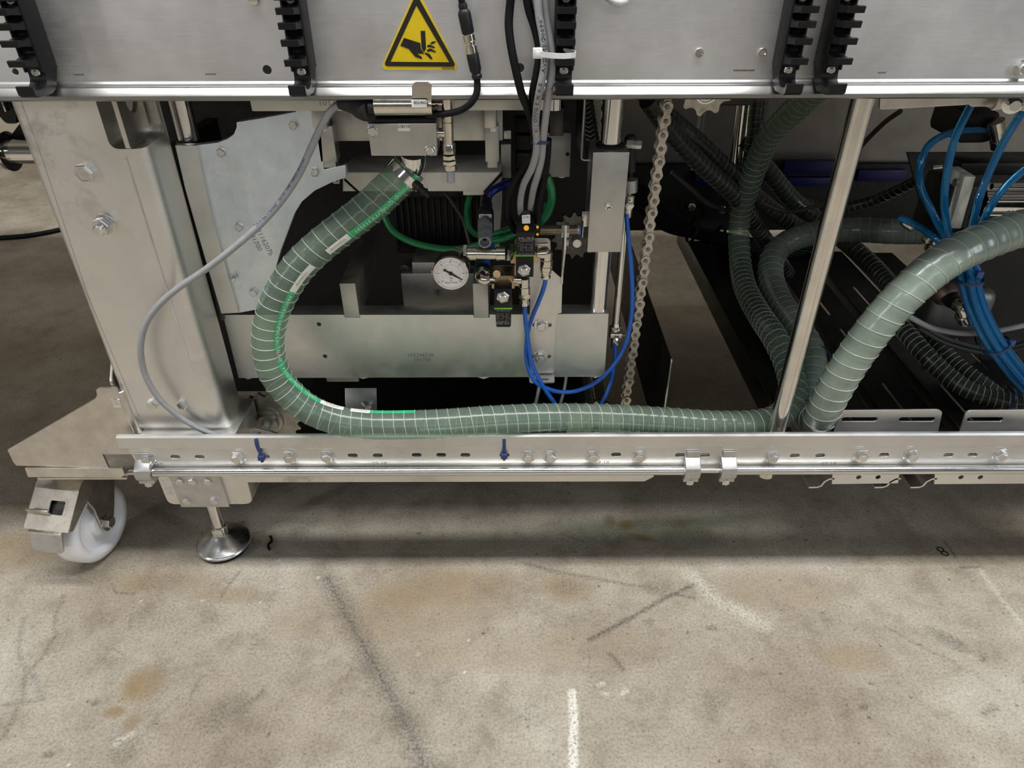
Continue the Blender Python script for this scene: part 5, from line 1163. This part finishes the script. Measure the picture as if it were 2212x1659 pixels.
# grey silencer with black fitting
sl_ = thing('silencer', 'grey silencer pointing at the viewer with a black labelled fitting behind it', 'silencer', P(1047, 530, .91))
A, B = P(1049, 462, .985), P(1047, 524, .900); dd = (B - A).normalized(); LL = (B - A).length
obj('hex_body', lathe(NB(), A + dd * LL * .28, dd, [(0, .0095), (.004, .0118), (.026, .0118), (.030, .0100)], 6, ph=.5), GREYP, sl_)
obj('nozzle', lathe(NB(), A + dd * LL * .55, dd, [(0, .0102), (LL * .43, .0088), (LL * .45, .0084), (LL * .45, .0066), (LL * .36, .0064), (LL * .36, .0028), (LL * .2, .0026)], 28), GREYP, sl_)
MM = frame(P(1049, 476, .968), (1, 0, 0), (0, .55, .83)); obj('black_body', box(NB(), -.0115, .0115, -.016, .014, -.012, .010, .0025, MM), BLACK, sl_)
obj('label_plate', sheet(rrect(-.0088, .0088, -.0028, .0028, .0008), (), .0006, .0001, M=MM @ Matrix.Translation((0, .0035, .0104))), WHITE, sl_); obj('lettering', text('8903011', .0042, M=MM @ Matrix.Translation((0, .0035, .0109)), ext=.0001), INK, sl_)
obj('black_neck', lathe(NB(), P(1049, 462, .985), P(1050, 430, 1.01) - P(1049, 462, .985), [(0, .0105), (.006, .0112), (.010, .0090), (.018, .0096), (.022, .0082), (.030, .0085)], 24), BLACK, sl_)
# pressure gauge
pg = thing('pressure_gauge', 'round black pressure gauge with white dial below the tee fittings', 'gauge', P(975, 625, .91))
gc_ = P(974, 590, .905); RG = .0248
obj('case', lathe(NB(), gc_, (0, 1, 0), [(.001, RG), (.004, RG * 1.01), (.020, RG * .99), (.026, RG * .90), (.027, RG * .5)], 56), BLACK, pg)
obj('bezel', lathe(NB(), gc_, (0, -1, 0), [(-.002, RG * 1.0), (.001, RG * 1.01), (.0022, RG * .985), (.0022, RG * .93), (.0008, RG * .91)], 56, caps=False), CHROME, pg)
obj('dial', lathe(NB(), gc_, (0, -1, 0), [(-.001, RG * .93), (.0006, RG * .93)], 48), plastic('dial_white', (.82, .82, .80), .45), pg)
yd = gc_.y - .0007
bm = NB()
def tick(bm, a, r0, r1, w_):
    a = math.radians(a); dx, dz = math.sin(a), math.cos(a); M = frame((gc_.x + dx * RG * (r0 + r1) / 2, yd, gc_.z + dz * RG * (r0 + r1) / 2), (dx, 0, dz), (dz, 0, -dx))
    box(bm, -RG * (r1 - r0) / 2, RG * (r1 - r0) / 2, -w_ / 2, w_ / 2, -.00008, .00008, 0, M)
for k in range(31):
    a = -135 + 9 * k; tick(bm, a, .70 if k % 5 else .62, .78 if k % 5 else .80, .0004 if k % 5 else .0007)
obj('scale', bm, INK, pg, kind='stuff', smooth=False)
bm = NB()
for k in range(21): tick(bm, -125 + 12.5 * k, .50, .56, .0004)
obj('inner_scale', bm, plastic('red_ink', (.45, .05, .04), .6), pg, kind='stuff', smooth=False)
yn = gc_.y - .0016; an = math.radians(122); nx_, nz_ = math.sin(an), math.cos(an)
MM = frame((gc_.x, yn, gc_.z), (nx_, 0, nz_), (-nz_, 0, nx_)); obj('needle', sheet([(-.45 * RG, -.0016), (-.40 * RG, -.0020), (-.30 * RG, -.0011), (.15 * RG, -.0014), (.74 * RG, -.0006), (.74 * RG, .0006), (.15 * RG, .0014), (-.30 * RG, .0011), (-.40 * RG, .0020), (-.45 * RG, .0016)], (), .0006, .0001, M=MM), SIGNK, pg)
obj('needle_hub', lathe(NB(), (gc_.x, yn + .001, gc_.z), (0, -1, 0), [(0, .0028), (.0018, .0026), (.0022, .0016)], 20), SIGNK, pg)
obj('lettering', text('MULTIVAC', .0036, at=(gc_.x, yd, gc_.z - .58 * RG), ext=.00008, sx=1.1), INKB, pg)
for s_, a, r_ in (('0', -128, .92), ('2', -86, .90), ('4', -40, .92), ('6', 5, .90), ('8', 42, .92), ('10', 88, .90)): obj('lettering', text(s_, .0026, at=(gc_.x + math.sin(math.radians(a)) * RG * r_ * .95, yd, gc_.z + math.cos(math.radians(a)) * RG * r_ * .95), ext=.00008), INK, pg)
for s_, dz in (('MPa', -.30), ('bar', -.42)): obj('lettering', text(s_, .0026, at=(gc_.x, yd, gc_.z + dz * RG), ext=.00008), INK, pg)
# threaded sensor
sn = thing('threaded_sensor', 'threaded metal proximity sensor lying level between two nuts', 'sensor', P(1205, 510, .955))
a = P(1166, 497, .955); b_ = P(1249, 497, .955); L = (b_ - a).length; pr = []
k = 0
while k * .0011 < L - .001: pr += [(k * .0011, .0066), (k * .0011 + .00055, .0072)]; k += 1
pr += [(L, .0066)]; obj('barrel', lathe(NB(), a, (1, 0, 0), pr, 24), metal('thread_brass', (.50, .45, .36), .3), sn, ang=60)
obj('sensing_tip', cyl(NB(), b_, b_ + Vector((.003, 0, 0)), .0066, None, 24, .0004), plastic('tip_blue', (.10, .20, .45), .4), sn)
obj('rear_neck', cyl(NB(), P(1148, 497, .955), a, .0062, None, 20), BLACK, sn)
for u in (1211.5, 1221.5):
    q = P(u, 497, .955); obj('hex_nut', lathe(NB(), q, (1, 0, 0), [(0, .0096), (.0006, .0105), (.0046, .0105), (.0052, .0096)], 6), NICK, sn)
for v in (491, 506.5):
    q = P(1161, v, .9485); obj('amber_lamp', lathe(NB(), q, (0, -1, 0), [(-.002, .0019), (.0005, .0018), (.001, .0012)], 12), AMBER, sn)
q = P(1254, 495, .965); tg = thing('target_tab', 'thin bright upright tab facing the sensor tip', 'tab', P(1259, 512, .965)); obj('blade', box(NB(), P(1257.5, 496, .965).x, P(1260, 496, .965).x, .962, .985, P(1259, 512, .965).z, P(1259, 480, .965).z, .0004), LIP, tg); obj('foot', box(NB(), P(1258, 485, .985).x, P(1262, 485, .985).x, .984, .99, P(1259, 500, .985).z, P(1259, 476, .985).z, .0004), LIP, tg)
# ================================================================ blue and green tubes
def tubeo(lab, pts, r, mat, cat='tube', name='blue_tube', group=None): return cable(name, lab, cat, pts, r, mat, group, n=14, step=.004)
RB = .0034
tubeo('blue tube dropping from the lower valve fitting behind the clear hose', [(1133, 652, .93), (1135, 691, .935), (1139, 724, .942), (1143, 754, .945), (1149, 785, .942), (1161, 812, .938), (1178, 842, .937), (1196, 868, .937), (1206, 884, .94)], RB, BLUE)
tubeo('blue tube looping from the upper valve fitting up to the slim cylinder', [(1179, 595, .938), (1177, 612, .940), (1172, 630, .944), (1163, 653, .950), (1149, 687, .956), (1140, 718, .958), (1136.5, 754, .955), (1138, 780, .948), (1146, 808, .940), (1160, 828, .938), (1186, 841, .942), (1215, 847, .95), (1250, 843, .96), (1290, 824, .97), (1326, 788, .978), (1351, 744, .985), (1363, 690, .99), (1366, 640, .993), (1364, 580, .996), (1358, 520, .998), (1354.5, 478, 1.0), (1354, 462, 1.0)], RB, BLUE)
tubeo('blue tube curving down from the lower end of the slim cylinder', [(1329, 742, 1.0), (1328, 770, .998), (1322, 812, .99), (1312, 845, .98), (1298, 872, .97), (1288, 885, .965)], RB, BLUE)
tubeo('short blue tube dropping behind the tee fittings', [(1062, 528, .975), (1055, 548, .965), (1050, 566, .958), (1046, 580, .952)], .0056, BLUE)
tubeo('dark blue tube rising behind the silencer', [(1050, 436, 1.005), (1053, 425, 1.01), (1065, 412, 1.015), (1085, 401, 1.03), (1110, 392, 1.05), (1130, 382, 1.07)], .0062, BLUED, name='dark_blue_tube')
tubeo('green tube sagging from behind the clear hose to the upper valve', [(825, 440, 1.05), (832, 470, 1.04), (850, 500, 1.03), (890, 523, 1.02), (940, 535, 1.01), (985, 538, 1.0), (1030, 530, .99), (1075, 519, .985), (1120, 504, .985), (1150, 487, .99), (1172, 465, 1.0), (1183, 440, 1.01)], .0052, GREEN, name='green_tube')
tubeo('green tube curling beside the silencer, upper one', [(1018, 410, 1.09), (1009, 450, 1.07), (1011, 485, 1.04), (1028, 506, 1.02), (1055, 508, 1.0), (1085, 500, .99), (1115, 487, .985), (1140, 470, .99)], .0046, GREEN, name='green_tube')
tubeo('green tube hanging beside the grey cables above the sensor', [(1181, 380, .98), (1191, 410, .985), (1190, 440, .99), (1178, 468, .995), (1160, 485, 1.0), (1140, 500, 1.0)], .0060, GREEN, name='green_tube')
PALE = plastic('pale_tube', (.42, .43, .43), .3)
tubeo('pale thin tube under the bracket flange left of the lower sprocket', [(1166, 826, 1.0), (1163, 845, .99), (1158, 868, .98), (1154, 885, .97)], .0028, PALE, name='pale_tube')
tubeo('pale thin tube under the beam close to the lower sprocket', [(1224, 806, 1.03), (1220, 835, 1.02), (1211, 870, 1.0), (1206, 885, .99)], .0026, PALE, name='pale_tube')
tubeo('thin dark lead slanting over the motor fins', [(958, 412, 1.12), (975, 435, 1.12), (1000, 475, 1.12), (1010, 510, 1.11), (1018, 540, 1.1)], .0030, GREYD, 'cable', 'dark_lead')
tubeo('thin black lead behind the clear hose near its clamp', [(745, 388, 1.0), (760, 402, .99), (778, 418, .98)], .0016, RUB, 'cable', 'thin_lead')
# slim pneumatic cylinder
pn = thing('slim_cylinder', 'slim bright pneumatic cylinder standing behind the right guide column', 'pneumatic cylinder', P(1328, 740, 1.02))
A = P(1330, 712, 1.02); B = P(1357, 400, 1.02)
obj('barrel', cyl(NB(), A, B, .0062, None, 24), ROD, pn)
stack(pn, 'end_cap', [(1330, 704, 11), (1330, 706, 13), (1329, 714, 13), (1329, 716, 10), (1328, 728, 10), (1328, 730, 8), (1327, 752, 7)], NICK, 20, 1.015)
stack(pn, 'cross_fitting', [(1316, 723, 3), (1318, 723, 9), (1324, 723, 9), (1324, 723, 6), (1336, 723, 6), (1336, 723, 9), (1342, 723, 9), (1342, 723, 3), (1350, 723, 3)], NICK, 16, 1.005)
p = P(1331, 733, 1.0); obj('nipple', lathe(NB(), p, (0, -1, -.1), [(0, .004), (.004, .006), (.006, .006), (.008, .003), (.012, .0035), (.014, .002)], 16), CHROME, pn)
stack(pn, 'top_fitting', [(1362, 424, 9), (1360, 436, 10), (1357, 450, 9), (1355, 468, 9)], NICK, 18, 1.005)
p = P(1359, 441, .995); obj('nipple', lathe(NB(), p, (0, -1, -.1), [(0, .0055), (.004, .0065), (.006, .0065), (.007, .0035), (.009, .0038)], 6), BOLT, pn)
bm = NB(); a = P(1362, 415, 1.02); b_ = P(1363, 386, 1.02); l = (b_ - a).length; pr = []
for k in range(10): pr += [(l * k / 10, .0088), (l * (k + .5) / 10, .0102)]
lathe(bm, a, b_ - a, pr, 20); obj('bellows', bm, ALU, pn)
stack(pn, 'rod_eye', [(1362, 386, 5), (1362, 372, 5), (1362, 370, 11), (1362, 320, 11), (1362, 318, 13), (1362, 296, 12), (1362, 292, 9)], BLACKM, 18, 1.03)
obj('eye_bolt', cyl(NB(), P(1352, 310, 1.025), P(1385, 312, 1.025), .0065, None, 6), BOLT, pn)
# ================================================================ right hand side: plates, tubes, cylinder
YT = .925
tp = thing('guide_plate', 'brownish steel plate hanging under the panel lip at the upper right', 'plate', P(2050, 235, YT))
obj('plate', sheet(roundpoly(pl([(1902, 205), (1900, 236), (1908, 237), (2085, 227), (2092, 225), (2098, 231), (2400, 224), (2400, 200)], YT), .002), (), .004, .0006, y0=YT), BRKT, tp)
obj('fold', sheet(roundpoly(pl([(2140, 240), (2165, 236), (2230, 242), (2240, 200), (2165, 200), (2150, 230)], YT - .014), .003), (), .004, .0008, y0=YT - .014), BRKT, tp)
p = P(2185, 222, YT - .014); obj('screw', lathe(NB(), p, (-.3, -1, 0), [(0, .012), (.006, .012), (.0065, .0085), (.016, .0085), (.018, .006)], 20), CHROME, tp)
sp_ = thing('slotted_plate', 'left slotted steel plate standing on the rail right of the post', 'plate', P(1917, 936, .895), 'slotted plates on the rail')
for i, (u0, u1, lab) in enumerate(((1801, 2036, None), (2072, 2330, 'right slotted steel plate cut by the frame edge'))):
    t = sp_ if lab is None else thing('slotted_plate', lab, 'plate', P(2180, 936, .895), 'slotted plates on the rail')
    Yp = .895; q = pl([(u0 - 6, 965), (u0, 935), (u0 + 14, 892), (u0 + 22, 887), (u1 - 8, 885), (u1, 890), (u1 - 10, 935), (u1 - 16, 965)], Yp)
    hs = [sl_uv(u0 + du, 906, .057, .0085, Yp) for du in (56, 180)]
    obj('plate', sheet(roundpoly(q, .006, 4), hs, .003, .0005, y0=Yp), RAILM, t)
tr = thing('cable_tray', 'dark sheet metal cable tray running back from the rail under the green hoses', 'cable tray', P(1780, 930, .92))
zt_ = .250; xa = P(1690, 905, .93).x; xb = xa + .105
obj('base', box(NB(), xa, xb, .985, 1.78, zt_ - .003, zt_, .0008), DARKST, tr)
obj('side', box(NB(), xa - .003, xa, .985, 1.78, zt_ - .003, zt_ + .045, .0008), DARKST, tr); obj('side', box(NB(), xb, xb + .003, .985, 1.78, zt_ - .003, zt_ + .03, .0008), DARKST, tr)
for k, (x0_, wd) in enumerate(((xb + .012, .085), (xb + .112, .10), (xb + .225, .10), (xb + .34, .12))):
    t = thing('floor_tray', ('first', 'second', 'third', 'fourth')[k] + ' dark slotted tray sheet behind the slotted plates, counted from the post', 'tray sheet', (x0_, .91, .25), 'slotted tray sheets')
    M = Matrix.Translation((0, 0, .238 - .004 * k)); hs = [slot(x0_ + wd * .5, 1.05 + .21 * j, .15, .007, rot=math.pi / 2) for j in range(3)]
    obj('sheet', sheet(rrect(x0_, x0_ + wd, .905, 1.75, .004), hs, .003, .0005, M=M), DARKST, t)
    obj('folded_edge', box(NB(), x0_ - .002, x0_, .905, 1.75, .224, .246, .0005), DARKST, t)
cy = thing('air_cylinder', 'bright ribbed air cylinder with pale end plate at the right edge', 'pneumatic cylinder', P(2150, 480, 1.06))
Yy = 1.06; c_ = P(2120, 432, Yy)
obj('end_plate', sheet(pl([(2089, 384), (2113, 384), (2080, 497), (2054, 497)], 1.0), (), .05, .002, y0=1.005), plastic('pale_alu_plate', (.78, .80, .70), .45), cy)
obj('barrel', cyl(NB(), c_ + Vector((-.01, 0, 0)), c_ + Vector((.30, 0, 0)), .029, None, 40), CHROME, cy)
for dz in (.030, .010, -.012): obj('tie_rod', cyl(NB(), c_ + Vector((-.01, -.026, dz)), c_ + Vector((.30, -.026, dz)), .0045, None, 16), ROD, cy)
p = c_ + Vector((.045, -.0302, -.012)); obj('lettering', text('27-5400', .010, at=(p.x, p.y, p.z), ext=.0001), INK, cy)
obj('black_head', box(NB(), c_.x - .075, c_.x - .035, 1.02, 1.10, c_.z - .05, c_.z + .035, .004), BLACKM, cy)
obj('screw', cyl(NB(), P(2062, 394, 1.02), P(2082, 394, 1.02), .006, None, 12), BOLT, cy)
vt = thing('valve_terminal', 'black valve housing above the air cylinder in the shade', 'valve', P(2140, 300, 1.1))
obj('housing', box(NB(), P(2060, 280, 1.12).x, P(2140, 280, 1.12).x, 1.10, 1.2, P(2100, 305, 1.12).z, P(2100, 235, 1.12).z, .012), BLACKM, vt)
obj('top_bar', box(NB(), P(2075, 362, 1.08).x, P(2260, 362, 1.08).x, 1.08, 1.12, P(2100, 380, 1.08).z, P(2100, 352, 1.08).z, .004), BLACK, vt)
stack(vt, 'fitting', [(2150, 262, 18), (2152, 285, 18), (2152, 287, 13), (2156, 300, 13), (2156, 302, 16), (2158, 318, 16)], NICK, 20, 1.09)
bb = thing('dark_backdrop_plate', 'large black plate behind the blue tubes at the right, carried down to black out the floor', 'plate', P(2000, 500, 1.2))
obj('plate', sheet(pl([(1960, 330), (2290, 330), (2290, 905), (2150, 905), (2085, 640), (2050, 560), (2010, 520)], 1.22), (), .006, .001, y0=1.22), BLACKM, bb); obj('hinge', cyl(NB(), P(2014, 362, 1.21), P(2034, 360, 1.21), .004, None, 12), BOLT, bb)  # lower part added as darkness where floor would show behind the tubes
# clear blue tube bundle
bun = [(2090, 575, .985), (2096, 620, .98), (2112, 670, .975), (2138, 722, .972), (2170, 770, .97), (2225, 835, .97), (2330, 930, .975)]
heads = [([(2300, 150, .98), (2222, 225, .98), (2195, 262, .98), (2160, 322, .985), (2125, 400, .988), (2108, 455, .988), (2096, 520, .987)], 'clear blue tube running to the top right corner of the opening'),
         ([(2098, 225, .99), (2066, 290, .99), (2050, 350, .99), (2040, 420, .99), (2043, 470, .99), (2058, 525, .988)], 'clear blue tube running straight up under the guide plate'),
         ([(2330, 290, .97), (2225, 358, .975), (2170, 405, .978), (2132, 460, .98), (2108, 520, .983)], 'clear blue tube crossing the bright air cylinder'),
         ([(1942, 470, 1.06), (1985, 490, 1.04), (2030, 522, 1.01), (2066, 556, .995)], 'clear blue tube ending at a fitting left of the bundle'),
         ([(2150, 282, 1.10), (2100, 281, 1.09), (2050, 288, 1.07), (2008, 312, 1.05), (1990, 350, 1.04), (1988, 400, 1.03), (2012, 455, 1.01), (2045, 515, .995)], 'dark looking clear blue tube arching left of the bundle'), ([(2080, 500, 1.02), (2086, 540, 1.0)], 'clear blue tube in the core of the bundle, left'), ([(2100, 500, 1.03), (2098, 540, 1.0)], 'clear blue tube in the core of the bundle, right')]
offs = [(0, 0), (-.011, -.002), (.011, .001), (-.006, .010), (.005, .011), (-.006, -.010), (.006, -.010)]
for (hd, lab), (oa, ob) in zip(heads, offs):
    bpts = [P(*q) for q in bun]; T_, N_, B_ = frames(bpts, (0, -1, .3))
    pts = [P(*q) for q in hd] + [p + B_[i] * oa + N_[i] * ob for i, p in enumerate(bpts)]
    path = catmull(pts, .005); obj('clear_blue_tube', tube(NB(), path, .0052, 14), BTUBE, None, lab, 'tube', 'clear blue tube bundle', ang=60)
def bundle_tie(lab, u, v, tang, r, hu, hv, Y=.975):
    t = thing('blue_bundle_tie', lab, 'cable tie', P(u, v, Y), 'blue ties on the tube bundle'); c_ = P(u, v, Y); a = Vector(tang).normalized()
    obj('strap', band(NB(), ring_path(c_, a, r, r * .95, 36), .0013, .0048, a), TIEB, t)
    p = P(hu, hv, Y - .008); obj('head', box(NB(), p.x - .005, p.x + .005, p.y - .004, p.y + .003, p.z - .005, p.z + .005, .001), plastic('blue_tie_head', (.04, .10, .30), .35), t)
bundle_tie('upper blue tie round the clear blue tube bundle', 2093, 603, (.02, 0, -1), .0205, 2115, 592)
bundle_tie('lower blue tie round the clear blue tube bundle', 2150, 745, (.55, 0, -.83), .0215, 2184, 740)
t = fitting('brass and black end fitting on the left blue tube', [('sleeve', ((1950, 476, 1.06), (1975, 492, 1.05)), [(0, .006), (.2, .008), (.9, .008), (1, .006)], 18, NICK), ('nut', ((1996, 512, 1.05), (2006, 520, 1.04)), [(0, .006), (1, .006)], 6, NICK)])
t = fitting('nickel column fitting behind the milky hose left of the bundle', [('column', ((2035, 490, 1.05), (2018, 540, 1.05)), [(0, .014), (.35, .014), (.36, .011), (.7, .011), (.72, .015), (1, .015)], 24, NICK)])
t = fitting('bent nickel elbow fitting beside the blue tube bundle', [('flange', ((2038, 630, 1.07), (2050, 645, 1.055)), [(0, .020), (.7, .020), (1, .017)], 28, metal('rusty_disc', (.18, .13, .11), .5)), ('neck', ((2048, 643, 1.055), (2074, 660, 1.03)), [(0, .011), (.25, .011), (.27, .013), (.5, .013), (.52, .0105), (.75, .0105), (.77, .012), (1, .012)], 24, BLACK), ('collar', ((2080, 678, 1.02), (2087, 695, 1.02)), [(0, .0115), (.15, .0130), (.2, .0118), (.85, .0118), (.9, .0130), (1, .0125)], 24, NICK)])
bm = NB(); tube(bm, catmull([P(2068, 656, 1.035), P(2076, 660, 1.028), P(2081, 668, 1.022), P(2083, 680, 1.02)], .002), .0118, 22); obj('elbow', bm, NICK, t)
DKC = metal('dark_casting', (.20, .20, .21), .5)
dk = thing('valve_manifold', 'dark grey cast housing behind the bent elbow fitting', 'valve', P(2010, 700, 1.12)); obj('housing', box(NB(), P(1985, 650, 1.12).x, P(2120, 650, 1.12).x, 1.075, 1.16, P(2030, 712, 1.1).z, P(2030, 618, 1.1).z, .02, None, 4), DKC, dk); obj('neck', cyl(NB(), P(2000, 700, 1.1), P(2080, 705, 1.1), .022, None, 24), DKC, dk)
cable('grey_lead', 'pale grey cable sagging behind the blue tube bundle', 'cable', [(1950, 672, 1.0), (1975, 690, 1.0), (2020, 710, 1.0), (2080, 720, 1.0), (2140, 717, 1.0), (2225, 700, 1.0)], .0046, GREY, n=14)
for k in range(2): cable('dark_grey_lead', ('upper', 'lower')[k] + ' of two dark grey cables sagging below the pale grey cable', 'cable', [(1985, 700 + 8 * k, 1.06), (2040, 730 + 10 * k, 1.05), (2110, 750 + 10 * k, 1.04), (2170, 752 + 8 * k, 1.03), (2225, 738 + 10 * k, 1.02)], .0040, GREYD, n=12)
# ties on the dark hoses
for lab, u, v, Y, ax_, r in (('dark blue tie round the hose right of the post foot', 1757, 776, 1.11, (.25, .6, -.6), .029), ('dark blue tie round the ringed hoses at the lower right', 2178, 862, 1.03, (1, -.2, -.2), .020), ('dark blue tie round the ringed hoses further left', 2012, 780, 1.13, (.7, -.5, -.5), .021)):
    a = Vector(ax_).normalized(); obj('hose_tie', band(NB(), ring_path(P(u, v, Y), a, r, r, 36), .0014, .0045, a), TIEB, None, lab, 'cable tie')
# ================================================================ dim background: cables, boxes, brackets
lm = thing('cable_loom', 'black loom of six tied cables drooping behind the chain', 'cable', P(1440, 480, 1.64))
for k in range(6):
    o_ = [-.0, 8, -9, 15, -16, 22][k]; cable('cable', None, None, [(1290, 360 + o_, 1.6), (1380, 420 + o_ * 1.6, 1.62), (1440, 470 + o_ * 1.2, 1.64), (1500, 500 + o_ * .5, 1.66), (1560, 515 + o_ * .6, 1.68), (1640, 530 + o_ * .6, 1.7), (1760, 545 + o_ * .8, 1.72)], .0065, RUB, parent=lm, n=10, step=.012)
for k, (u, v) in enumerate(((1496, 498), (1553, 513))): obj('tie', band(NB(), ring_path(P(u, v, 1.66), (1, 0, -.3), .03, .03, 24), .002, .008, (1, 0, -.3)), BLACK, lm)
for lab, pts, r in (('thin brownish lead arching over the black loom', [(1450, 372, 1.5), (1490, 405, 1.5), (1530, 440, 1.52), (1580, 455, 1.54), (1640, 450, 1.56)], .005), ('thin grey lead sagging between the dark hoses', [(1640, 435, 1.5), (1690, 455, 1.48), (1740, 452, 1.45), (1800, 420, 1.42), (1850, 330, 1.4), (1905, 270, 1.35), (1945, 240, 1.3)], .0045)):
    cable('thin_lead', lab, 'cable', pts, r, GREYD, n=10, step=.01)
YK = 1.86
bx = thing('blue_box_rail', 'dark blue boxes in the shade below the rear panel', 'box', P(1700, 400, YK))
for (u0, v0, u1, v1_) in ((1500, 372, 1620, 402), (1690, 348, 1830, 376), (1700, 384, 1800, 402), (1850, 368, 1960, 392), (1690, 468, 1790, 478)):
    a = P(u0, v1_, YK); b_ = P(u1, v0, YK); obj('box', box(NB(), a.x, b_.x, YK, YK + .018, a.z, b_.z, .002), BLUED, bx)
sb = thing('slotted_brackets', 'dim slotted bracket plates bolted to the rear rail behind the chain', 'bracket', P(1560, 470, 1.84))
for (u0, v0, u1, v1_) in ((1470, 430, 1512, 462), (1520, 430, 1592, 474)):
    q = pl([(u0, v1_), (u1, v1_), (u1, v0), (u0, v0)], 1.84); m_ = ((q[0][0] + q[1][0]) / 2, (q[0][1] + q[2][1]) / 2); obj('plate', sheet(roundpoly(q, .006), [slot(m_[0], m_[1], .05, .016)], .004, .0006, y0=1.84), DARKST, sb); p_ = Vector((m_[0], 1.84, m_[1])); obj('bolt', lathe(NB(), p_, (0, -1, 0), [(-.002, .011), (.006, .011), (.007, .009)], 6), BOLT, sb)
obj('rear_tube', cyl(NB(), P(1610, 200, 1.55), P(1590, 370, 1.55), .016, None, 24), ROD, None, 'dim bright tube standing in front of the rear panel', 'tube'); 
for k, u in enumerate((1505, 1514)): obj('hanging_strip', box(NB(), P(u - 3, 300, 1.7).x, P(u + 3, 300, 1.7).x, 1.7, 1.704, P(u, 368 - 8 * k, 1.7).z, .8, .0006), WHITE if k == 0 else ALUD, None, ('pale', 'dull')[k] + ' thin strip hanging in front of the rear panel', 'strip')
# ================================================================ far left: machine end parts and floor cable
le = thing('end_buffer', 'black bracket with a bright round bar behind the left support column', 'bracket', P(30, 345, 1.2))
obj('bar', cyl(NB(), P(-40, 327, 1.2), P(110, 327, 1.2), .020, None, 28), ROD, le)
obj('collar', lathe(NB(), P(10, 327, 1.2), (1, 0, 0), [(0, .020), (.002, .030), (.010, .032), (.012, .026)], 28), CHROME, le)
obj('strap', sheet(roundpoly(pl([(8, 312), (45, 262), (110, 262), (110, 350), (36, 350), (22, 340)], 1.21), .006), (), .03, .002, y0=1.21), BLACK, le)
lb = thing('black_end_block', 'black block under the panel lip at the left frame edge', 'block', P(10, 268, 1.0)); obj('body', sheet(roundpoly(pl([(-60, 200), (18, 200), (34, 232), (36, 268), (12, 268), (-4, 250), (-60, 250)], 1.0), .004), (), .05, .002, y0=1.0), BLACK, lb); obj('clip', box(NB(), P(10, 228, .99).x, P(14, 228, .99).x, .985, 1.0, P(10, 240, .99).z, P(10, 218, .99).z, .001), TUBEX, lb)
fc = [PZ(u, v, .008) for u, v in ((-80, 520), (0, 514), (60, 509), (122, 498), (190, 480), (260, 455))]
obj('floor_cable', tube(NB(), catmull(fc, .02), .0085, 12), RUB, None, 'black cable lying on the floor behind the left support column', 'cable')
# small bits lying on the floor
for lab, u, v, w_, h_, a, mt_ in (('curled dark scrap lying on the floor beside the levelling foot', 584, 1174, .004, .024, .15, RUB), ('tiny dark ring marks lying at the right on the floor', 2034, 1191, .004, .004, 0, RUB)):
    p = PZ(u, v, 0)
    if 'ring' in lab:
        bm = NB(); 
        for dx, dy in ((0, .004), (.003, -.006)): tube(bm, [p + Vector((dx + .0055 * math.cos(t), dy + .0055 * math.sin(t), .0008)) for t in np.linspace(0, 6.28, 20)], .0008, 6)
        obj('wire_curl', bm, mt_, None, 'two tiny linked dark wire curls on the floor at the right', 'scrap')
    else:
        bm = NB(); tube(bm, catmull([p + Vector((.004, -.018, .003)), p + Vector((-.001, -.008, .004)), p + Vector((.002, .004, .003)), p + Vector((-.004, .016, .003))], .002), .0022, 8); obj('scrap', bm, mt_, None, lab, 'scrap')
